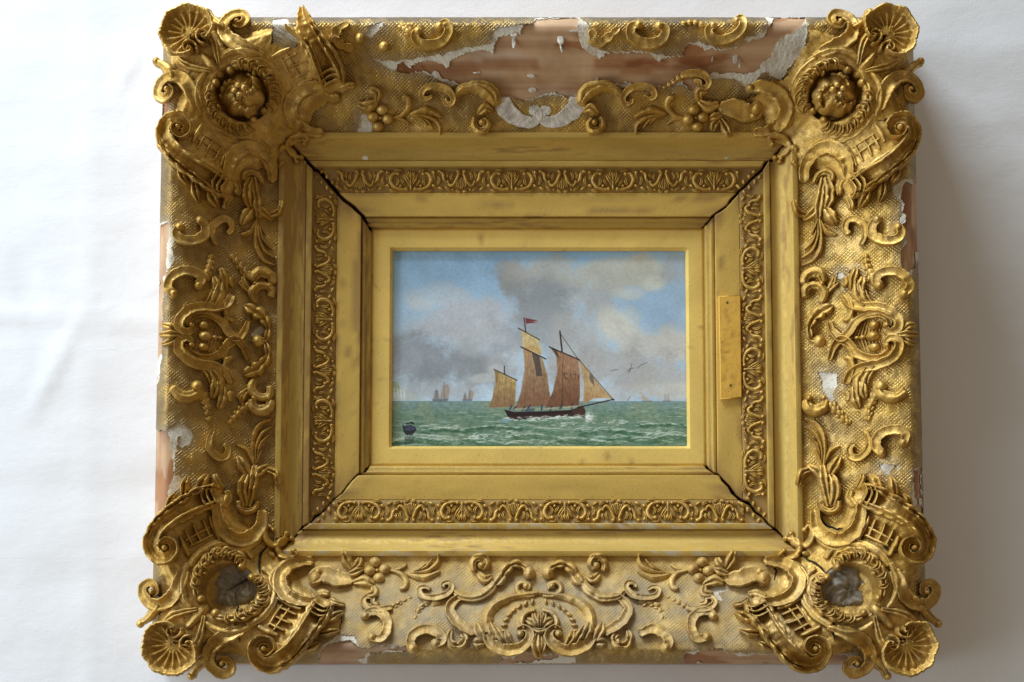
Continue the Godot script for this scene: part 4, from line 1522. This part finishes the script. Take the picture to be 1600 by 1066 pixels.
func seascape() -> Array:
	px = Image.create(PW, PH, false, Image.FORMAT_RGB8)
	relief = Image.create(PW, PH, false, Image.FORMAT_RGB8)
	var n1 := FastNoiseLite.new()
	n1.seed = 51
	n1.frequency = 0.009
	n1.fractal_octaves = 5
	var n2 := FastNoiseLite.new()
	n2.seed = 52
	n2.frequency = 0.05
	n2.fractal_octaves = 3
	# soft clouds: x, y, half width, half height, colour, strength (measured in the photograph)
	var clouds := [
		[690, 468, 70, 22, Color(0.70, 0.74, 0.76), 0.55], [735, 500, 105, 46, Color(0.66, 0.68, 0.71), 0.95], [660, 478, 40, 14, Color(0.75, 0.77, 0.77), 0.4],
		[650, 565, 72, 40, Color(0.50, 0.53, 0.56), 0.95], [720, 570, 80, 36, Color(0.475, 0.50, 0.525), 0.95], [760, 580, 55, 26, Color(0.475, 0.495, 0.515), 0.8], [750, 530, 60, 30, Color(0.64, 0.66, 0.68), 0.8],
		[632, 548, 26, 18, Color(0.52, 0.55, 0.58), 0.7], [700, 612, 90, 18, Color(0.59, 0.615, 0.63), 0.7],
		[900, 455, 95, 45, Color(0.60, 0.62, 0.63), 0.95], [815, 440, 42, 34, Color(0.50, 0.515, 0.515), 1.0], [850, 425, 60, 26, Color(0.61, 0.61, 0.59), 0.9], [852, 478, 52, 62, Color(0.49, 0.515, 0.535), 1.0], [840, 520, 62, 46, Color(0.53, 0.555, 0.575), 0.85],
		[945, 428, 95, 27, Color(0.63, 0.64, 0.61), 0.95], [1010, 425, 48, 34, Color(0.64, 0.65, 0.60), 0.95], [1022, 446, 20, 14, Color(0.72, 0.73, 0.68), 0.7], [975, 412, 60, 16, Color(0.66, 0.66, 0.61), 0.6], [1055, 420, 26, 30, Color(0.55, 0.58, 0.60), 0.6], [985, 460, 30, 12, Color(0.72, 0.72, 0.67), 0.6],
		[905, 535, 60, 60, Color(0.62, 0.63, 0.63), 0.9], [965, 512, 42, 34, Color(0.73, 0.73, 0.69), 0.98], [985, 530, 40, 30, Color(0.70, 0.70, 0.66), 0.9], [1005, 545, 60, 30, Color(0.66, 0.66, 0.64), 0.9], [1050, 545, 42, 34, Color(0.69, 0.69, 0.66), 0.95],
		[960, 575, 130, 34, Color(0.60, 0.60, 0.595), 0.9], [1040, 588, 60, 24, Color(0.61, 0.61, 0.60), 0.85], [1060, 612, 70, 18, Color(0.71, 0.69, 0.64), 0.75], [960, 614, 80, 14, Color(0.66, 0.65, 0.63), 0.6],
		[776, 578, 12, 9, Color(0.74, 0.76, 0.74), 0.7], [758, 592, 34, 8, Color(0.73, 0.75, 0.73), 0.6], [790, 560, 34, 40, Color(0.66, 0.67, 0.68), 0.6], [780, 545, 22, 12, Color(0.52, 0.54, 0.58), 0.6]]
	for y in PH:
		var py := 394.0 + y * 0.5
		for x in PW:
			var qx := 614.0 + x * 0.5
			var c: Color
			var a := n1.get_noise_2d(x, y)
			var b := n2.get_noise_2d(x, y * 1.3)
			if py < 627.5:
				c = Color(0.50, 0.63, 0.735).lerp(Color(0.66, 0.73, 0.78), clampf((py - 394.0) / 190.0, 0, 1))
				c = c.lerp(Color(0.545, 0.635, 0.715), clampf((qx - 930.0) / 140.0, 0.0, 0.8))
				for k in clouds:
					var dx: float = (qx - k[0]) / k[2]
					var dy: float = (py - k[1]) / k[3]
					var r := dx * dx + dy * dy
					if r > 2.2: continue
					var e := sqrt(r) + a * 0.5 + b * 0.10
					var w: float = clampf((1.18 - e) * 1.35, 0.0, 1.0)
					if w > 0.0: c = c.lerp((k[4] as Color).lerp(Color(0.8, 0.8, 0.78), 0.14), w * w * (3.0 - 2.0 * w) * k[5])
				var g := 1.0 + a * 0.07 + b * 0.035
				c = Color(c.r * g, c.g * g, c.b * g)
			else:
				var q := (py - 627.5) / 69.5                       # 0 at the horizon
				var sc := 1.0 / (0.12 + q)
				var wave := n1.get_noise_2d(qx * sc * 0.9, 40.0 / (0.1 + q) * 6.0) 
				var chop := n2.get_noise_2d(qx * sc * 0.5 + 40.0, 260.0 * log(0.12 + q))
				c = Color(0.44, 0.53, 0.525).lerp(Color(0.385, 0.475, 0.405), clampf(q * 3.2, 0, 1))
				c = c.lerp(Color(0.475, 0.53, 0.435), clampf(a * 1.6 + 0.1, 0, 0.65))
				c = c.lerp(Color(0.30, 0.42, 0.335), clampf(chop * 1.1 - 0.05, 0.0, 0.5) * clampf(q * 3.0, 0.15, 1.0))
				c = c.lerp(Color(0.60, 0.68, 0.63), clampf((-chop - 0.3) * 2.0, 0.0, 0.4))
				c = c.lerp(Color(0.72, 0.76, 0.72), clampf((wave - 0.36) * 4.0, 0.0, 0.7) * clampf(q * 2.5, 0.1, 1.0))
				var g := 1.0 + b * 0.12
				c = Color(c.r * g, c.g * g, c.b * g)
			px.set_pixel(x, y, c)
	# breaking crests
	var r := RandomNumberGenerator.new()
	r.seed = 12
	for k in 70:
		var q := pow(r.randf(), 0.75)
		var cx := r.randf_range(612, 1074)
		var cy := 632.0 + q * 64.0
		var l := lerpf(4.0, 26.0, q) * r.randf_range(0.5, 1.2)
		var rise := lerpf(0.4, 5.0, q) * r.randf_range(0.4, 1.2)
		var last := Vector2(cx - l, cy + rise)
		var col := Color(0.66, 0.73, 0.68).lerp(Color(0.82, 0.84, 0.80), r.randf())
		for i in range(1, 8):
			var u := i / 7.0
			var p := Vector2(cx - l + 2.0 * l * u, cy + rise * (1.0 - sin(u * PI)) + r.randf_range(-0.5, 0.5))
			line(last, p, lerpf(0.3, 1.0, q) * sin(u * 3.0 + 0.1), col, 0.5)
			last = p
		# green trough under the crest
		line(Vector2(cx - l * 0.8, cy + rise + 3.0), Vector2(cx + l * 0.9, cy + rise + 4.0), lerpf(0.6, 2.2, q), Color(0.20, 0.36, 0.26), 0.28)
	for q in [[690, 690, 30], [735, 681, 26], [765, 684, 34], [800, 676, 30], [885, 664, 30], [940, 672, 34], [1000, 676, 30], [960, 660, 20], [1035, 678, 34], [705, 668, 24], [860, 690, 40]]:
		for k in 26:
			var u := r.randf() * TAU
			var m := sqrt(r.randf())
			var p := Vector2(q[0] + cos(u) * m * q[2], q[1] + sin(u) * m * 4.5)
			line(p, p + Vector2(r.randf_range(2, 7), r.randf_range(-3, 1)), r.randf_range(0.3, 0.9), Color(0.80, 0.83, 0.79), r.randf_range(0.15, 0.6))
	line(Vector2(614, 627.4), Vector2(1072, 628.4), 0.9, Color(0.42, 0.53, 0.54), 0.6)
	# broad swells in the foreground
	for q in [[650, 688, 44, 7], [735, 690, 60, 8], [828, 683, 56, 7], [900, 690, 60, 8], [985, 688, 66, 9], [1048, 684, 40, 8], [690, 672, 40, 5], [950, 674, 50, 5], [1030, 664, 44, 4], [770, 668, 44, 4]]:
		for k in 60:
			var u := r.randf_range(-1, 1)
			var p := Vector2(q[0] + u * q[2], q[1] + 1.35 * q[3] * (u * u * 0.8 - 0.4) + r.randf_range(0, 1) * q[3])
			line(p, p + Vector2(r.randf_range(4, 12), r.randf_range(-1.5, 1.5)), r.randf_range(0.6, 1.6), Color(0.17, 0.31, 0.23).lerp(Color(0.31, 0.40, 0.30), r.randf()), r.randf_range(0.2, 0.55))
		for k in 34:
			var u := r.randf_range(-1, 1)
			var p := Vector2(q[0] + u * q[2] * 0.9, q[1] + 1.35 * q[3] * (u * u * 0.8 - 0.5) + r.randf_range(-1.4, 0.8))
			line(p, p + Vector2(r.randf_range(3, 8), r.randf_range(-1.2, 1.2)), r.randf_range(0.3, 0.7), Color(0.74, 0.79, 0.74), r.randf_range(0.2, 0.65))
	# cliffs
	shape([614, 600, 620, 597, 627, 600, 634, 608, 646, 612, 654, 622, 660, 626, 614, 626], Color(0.66, 0.68, 0.63), 0.5, 0.3)
	shape([614, 598, 621, 597, 626, 606, 622, 614, 614, 614], Color(0.52, 0.58, 0.42), 0.5, 0.3)
	for k in 4: line(Vector2(617 + k * 5, 608 + k), Vector2(618 + k * 5, 622), 1.0, Color(0.84, 0.85, 0.80), 0.6)
	# boats far off
	for q in [[676, 625, 1.0], [723, 625, 0.62]]:
		var o := Vector2(q[0], q[1])
		var s: float = q[2]
		shape([o.x + 12 * s, o.y - 2 * s, o.x + 17 * s, o.y - 22 * s, o.x + 24 * s, o.y - 24 * s, o.x + 28 * s, o.y - 17 * s, o.x + 25 * s, o.y - 2 * s], Color(0.55, 0.46, 0.38), 0.6, 0.4)
		shape([o.x + 2 * s, o.y - 1 * s, o.x + 4 * s, o.y - 14 * s, o.x + 9 * s, o.y - 15 * s, o.x + 11 * s, o.y - 2 * s], Color(0.42, 0.37, 0.35), 0.6, 0.4)
		shape([o.x, o.y - 1 * s, o.x + 26 * s, o.y - 2 * s, o.x + 23 * s, o.y + 3 * s, o.x + 1 * s, o.y + 3 * s], Color(0.30, 0.30, 0.32), 0.6, 0.3)
		line(o + Vector2(18 * s, -27 * s), o + Vector2(19 * s, -1), 0.4, Color(0.35, 0.33, 0.33), 0.8)
		line(o + Vector2(7 * s, -18 * s), o + Vector2(7 * s, -1), 0.4, Color(0.35, 0.33, 0.33), 0.7)
	shape([1001, 614, 1006, 619, 1016, 626, 1003, 626], Color(0.66, 0.54, 0.40), 0.6, 0.3)
	line(Vector2(1003, 627), Vector2(1017, 627), 0.7, Color(0.45, 0.40, 0.36), 0.8)
	line(Vector2(980, 627), Vector2(984, 620), 0.8, Color(0.50, 0.46, 0.44), 0.7)
	for k in 3: line(Vector2(1038 + k * 3, 616 + k % 2 * 2), Vector2(1038.5 + k * 3, 626), 0.9, Color(0.56, 0.52, 0.50), 0.65)
	line(Vector2(1035, 627), Vector2(1047, 627), 0.9, Color(0.45, 0.43, 0.42), 0.8)
	# the boat
	var dark := Color(0.16, 0.12, 0.11)
	line(Vector2(819, 498), Vector2(827, 560), 0.8, dark, 0.9)
	line(Vector2(875, 519), Vector2(881, 575), 1.2, dark, 0.9)
	line(Vector2(788, 573), Vector2(789, 590), 0.8, dark, 0.9)
	line(Vector2(876, 523), Vector2(906, 566), 0.4, dark, 0.9)
	line(Vector2(957, 624.5), Vector2(958, 625), 1.4, dark, 0.9)
	shape([773, 579, 790, 587, 807, 594, 806, 612, 806, 630, 804, 636, 785, 637, 764, 637, 770, 621, 775, 600], Color(0.66, 0.57, 0.38), 1.0, 1.0)
	shape([773, 579, 780, 583, 778, 600, 775, 598], Color(0.48, 0.38, 0.25), 0.7, 0.4)
	shape([773, 590, 806, 600, 804, 636, 764, 637, 770, 621], Color(0.47, 0.36, 0.27), 0.75, 0.6, true)
	shape([818, 546, 833, 553, 847, 560, 855, 585, 860, 622, 861, 634, 830, 636, 806, 638, 816, 611, 820, 580], Color(0.60, 0.50, 0.385), 1.0, 1.0)
	shape([818, 546, 826, 550, 824, 590, 818, 612, 810, 630, 816, 611, 820, 580], Color(0.66, 0.53, 0.38), 0.6, 0.6)
	shape([820, 570, 852, 578, 858, 612, 861, 634, 830, 636, 806, 638, 814, 612], Color(0.45, 0.32, 0.24), 0.8, 0.7, true)
	shape([814, 517, 830, 523, 841, 531, 846, 545, 846, 556, 817, 545, 816, 530], Color(0.735, 0.66, 0.48), 1.0, 0.8)
	shape([817, 545, 830, 540, 842, 545, 846, 556], Color(0.68, 0.52, 0.32), 0.5, 0.6)
	shape([860, 544, 880, 552, 903, 561, 906, 588, 906, 620, 904, 634, 876, 635, 852, 637, 864, 612, 871, 583, 869, 558], Color(0.565, 0.44, 0.33), 1.0, 1.0)
	shape([860, 544, 870, 548, 874, 560, 870, 558, 866, 551], Color(0.27, 0.23, 0.22), 0.85, 0.3)
	shape([878, 552, 903, 561, 906, 588, 880, 580], Color(0.60, 0.46, 0.36), 0.6, 0.6)
	shape([871, 575, 904, 575, 906, 612, 904, 634, 852, 637, 864, 612], Color(0.40, 0.27, 0.20), 0.85, 0.7, true)
	shape([905, 562, 921, 582, 940, 606, 957, 624, 945, 622, 927, 623, 911, 632, 913, 604, 909, 580], Color(0.66, 0.555, 0.40), 1.0, 0.9)
	shape([911, 632, 913, 610, 930, 618, 945, 622, 927, 623], Color(0.60, 0.44, 0.30), 0.5, 0.5)
	# patches on the sails
	shape([831, 551, 843, 557, 845, 572, 848, 589, 838, 588, 835, 568], Color(0.29, 0.26, 0.25), 0.85, 0.4)
	shape([921, 583, 927, 590, 929, 604, 925, 600, 921, 594], Color(0.35, 0.34, 0.34), 0.8, 0.3)
	# faded registration mark on the sail
	for q in [[881, 584, 884, 594], [881, 584, 886, 585], [884, 590, 888, 594], [892, 585, 893, 593], [896, 586, 900, 585], [900, 585, 897, 594], [902, 592, 905, 588], [903, 588, 904, 595]]:
		line(Vector2(q[0], q[1]), Vector2(q[2], q[3]), 0.55, Color(0.22, 0.14, 0.12), 0.6)
	# seams
	for q in [[782, 586, 776, 634], [791, 590, 788, 634], [799, 593, 797, 634], [826, 552, 820, 634], [834, 556, 834, 634], [850, 570, 850, 632], [884, 556, 878, 632], [892, 560, 889, 632], [876, 552, 872, 600]]:
		line(Vector2(q[0], q[1]), Vector2(q[2], q[3]), 0.35, Color(0.30, 0.20, 0.15), 0.35)
	# yards, spars
	for q in [[772, 578, 808, 595, 0.7], [810, 514, 843, 532, 0.7], [814, 543, 853, 562, 0.9], [858, 543, 905, 563, 0.9], [902, 637, 958, 624.5, 0.9], [903, 561, 958, 625, 0.4]]:
		line(Vector2(q[0], q[1]), Vector2(q[2], q[3]), q[4], dark, 0.92)
	line(Vector2(880, 552), Vector2(878, 636), 0.6, Color(0.24, 0.17, 0.14), 0.55)
	shape([821, 498, 841, 502, 832, 504, 841, 505, 822, 507], Color(0.44, 0.22, 0.22), 0.95, 0.3)
	# hull
	shape([788, 640, 804, 644, 846, 643, 890, 641, 910, 635, 914, 641, 914, 653, 902, 650, 873, 651, 834, 654, 798, 656, 793, 650], Color(0.17, 0.135, 0.13), 1.0, 0.3)
	shape([893, 641, 912, 636, 914, 652, 900, 650, 894, 646], Color(0.29, 0.21, 0.175), 0.8, 0.3)
	shape([798, 651, 834, 649, 873, 647, 892, 646, 894, 650, 834, 654, 800, 656], Color(0.26, 0.195, 0.17), 0.6, 0.4)
	for q in [[797, 640, 800, 634], [803, 640, 806, 636], [824, 641, 828, 633], [846, 641, 847, 633], [875, 639, 878, 632], [893, 638, 894, 631], [816, 642, 820, 636], [860, 641, 862, 636]]:
		line(Vector2(q[0], q[1]), Vector2(q[2], q[3]), 1.2, Color(0.20, 0.19, 0.24), 0.8)
	for q in [[804, 640, 822, 639], [830, 640, 844, 639], [850, 639, 872, 638], [880, 637, 902, 635]]:
		line(Vector2(q[0], q[1]), Vector2(q[2], q[3]), 1.1, Color(0.66, 0.60, 0.48), 0.75)
	shape([819, 640, 836, 638, 835, 643, 820, 644], Color(0.28, 0.33, 0.34), 0.8, 0.3)
	# foam along the waterline and at the bow
	for k in 120:
		var u := r.randf()
		var p := Vector2(lerpf(786, 916, u), 655.0 - u * 5.0 + r.randf_range(-2.2, 3.5))
		line(p, p + Vector2(r.randf_range(2, 6), r.randf_range(-1.5, 1)), r.randf_range(0.4, 0.9), Color(0.80, 0.83, 0.80), r.randf_range(0.25, 0.7))
	for k in 70:
		var p := Vector2(914 + absf(r.randfn(0, 6)), 652 + r.randfn(0, 3.5))
		line(p, p + Vector2(r.randf_range(1, 4), r.randf_range(-2, 2)), r.randf_range(0.4, 1.1), Color(0.82, 0.84, 0.82), r.randf_range(0.2, 0.6))
	shape([783, 655, 796, 654, 799, 660, 784, 661], Color(0.48, 0.60, 0.68), 0.5, 0.3)
	# buoy and its reflection
	shape([631, 668, 635, 665, 643, 664, 650, 667, 652, 672, 648, 676, 646, 681, 636, 680, 632, 675], Color(0.15, 0.15, 0.18), 0.92, 0.3)
	line(Vector2(631, 665), Vector2(633, 672), 1.2, Color(0.12, 0.13, 0.16), 0.9)
	line(Vector2(636, 662), Vector2(645, 660.5), 0.8, Color(0.13, 0.14, 0.17), 0.9)
	line(Vector2(643, 660), Vector2(647, 662), 1.3, Color(0.12, 0.13, 0.16), 0.9)
	for k in 14: line(Vector2(626 + k * 2.6, 680 + r.randf_range(-2, 3)), Vector2(631 + k * 2.6, 680 + r.randf_range(-2, 3)), 0.8, Color(0.58, 0.66, 0.6), 0.5)
	shape([633, 669, 640, 665, 649, 667, 650, 671, 642, 673, 634, 672], Color(0.25, 0.27, 0.33), 0.9, 0.3)
	for k in 5: line(Vector2(634, 683 + k * 2.6), Vector2(649 - k, 682.6 + k * 2.6), 0.8, Color(0.16, 0.20, 0.20), 0.7)
	# gulls
	for q in [[979, 581, 984, 577], [984, 577, 990, 576], [996, 576, 1002, 571], [1002, 571, 1011, 567], [984, 582, 987, 569], [981, 584, 984, 579], [954, 580, 960, 579], [960, 579, 966, 578]]:
		line(Vector2(q[0], q[1]), Vector2(q[2], q[3]), 0.45, Color(0.25, 0.25, 0.28), 0.75)
	# scribbled signature
	for k in 9:
		var p := Vector2(616.5 + k * 2.3, 692.0)
		line(p, p + Vector2(r.randf_range(-0.5, 1.6), r.randf_range(-3.5, 2.0)), 0.4, Color(0.10, 0.14, 0.13), 0.75)
	px.resize(int(PW * 0.62), int(PH * 0.62), Image.INTERPOLATE_CUBIC)
	px.resize(PW, PH, Image.INTERPOLATE_CUBIC)
	# canvas grain and brush ridges
	for y in PH:
		for x in PW:
			var b := n2.get_noise_2d(x * 1.5, y * 3.5)
			var h := 0.5 + 0.22 * b + 0.06 * sin(x * 2.1) + 0.06 * sin(y * 2.1)
			relief.set_pixel(x, y, Color(h, h, h))
			var c := px.get_pixel(x, y)
			var g := 1.0 + 0.035 * sin(x * 2.1 + b) * sin(y * 2.1) + 0.05 * b
			g *= 1.2
			px.set_pixel(x, y, Color(c.r * g, c.g * g, c.b * g))
	relief.bump_map_to_normal_map(2.0)
	return [px, relief]

func dab(x: int, y: int, c: Color, a: float) -> void:
	if x < 0 or y < 0 or x >= PW or y >= PH: return
	px.set_pixel(x, y, px.get_pixel(x, y).lerp(c, a))

func line(a: Vector2, b: Vector2, w: float, c: Color, alpha: float) -> void:
	# a brush line, given in the photograph's own measure
	var p := (a - Vector2(614, 394)) * 2.0
	var q := (b - Vector2(614, 394)) * 2.0
	var r := maxf(w * 2.0, 0.5)
	var box := Rect2(p, Vector2.ZERO).expand(q).grow(r + 1.0)
	var e := q - p
	var l2 := maxf(e.length_squared(), 0.001)
	for y in range(int(box.position.y), int(box.end.y) + 1):
		for x in range(int(box.position.x), int(box.end.x) + 1):
			var s := Vector2(x, y)
			var d := (s - p - e * clampf((s - p).dot(e) / l2, 0.0, 1.0)).length()
			var k := clampf(r - d + 0.5, 0.0, 1.0)
			if k > 0.0: dab(x, y, c, k * alpha)

func shape(list: Array, c: Color, alpha: float, streaks: float, fade := false) -> void:
	var poly := PackedVector2Array()
	var i := 0
	while i < list.size():
		poly.append((Vector2(list[i], list[i + 1]) - Vector2(614, 394)) * 2.0)
		i += 2
	var box := Rect2(poly[0], Vector2.ZERO)
	for p in poly: box = box.expand(p)
	box = box.grow(2.0)
	for y in range(int(box.position.y), int(box.end.y) + 1):
		for x in range(int(box.position.x), int(box.end.x) + 1):
			var d := poly_sd(Vector2(x, y), poly)
			var k := clampf(d * 0.7 + 0.5, 0.0, 1.0)
			if k <= 0.0: continue
			var g := 1.0 + streaks * (0.13 * nf.get_noise_2d(x * 2.2, y * 0.35) + 0.10 * nz.get_noise_2d(x * 3.0, y * 3.0))
			if fade: k *= clampf((y - box.position.y) / box.size.y * 1.25, 0.0, 1.0)
			dab(x, y, Color(c.r * g, c.g * g, c.b * g), k * alpha)
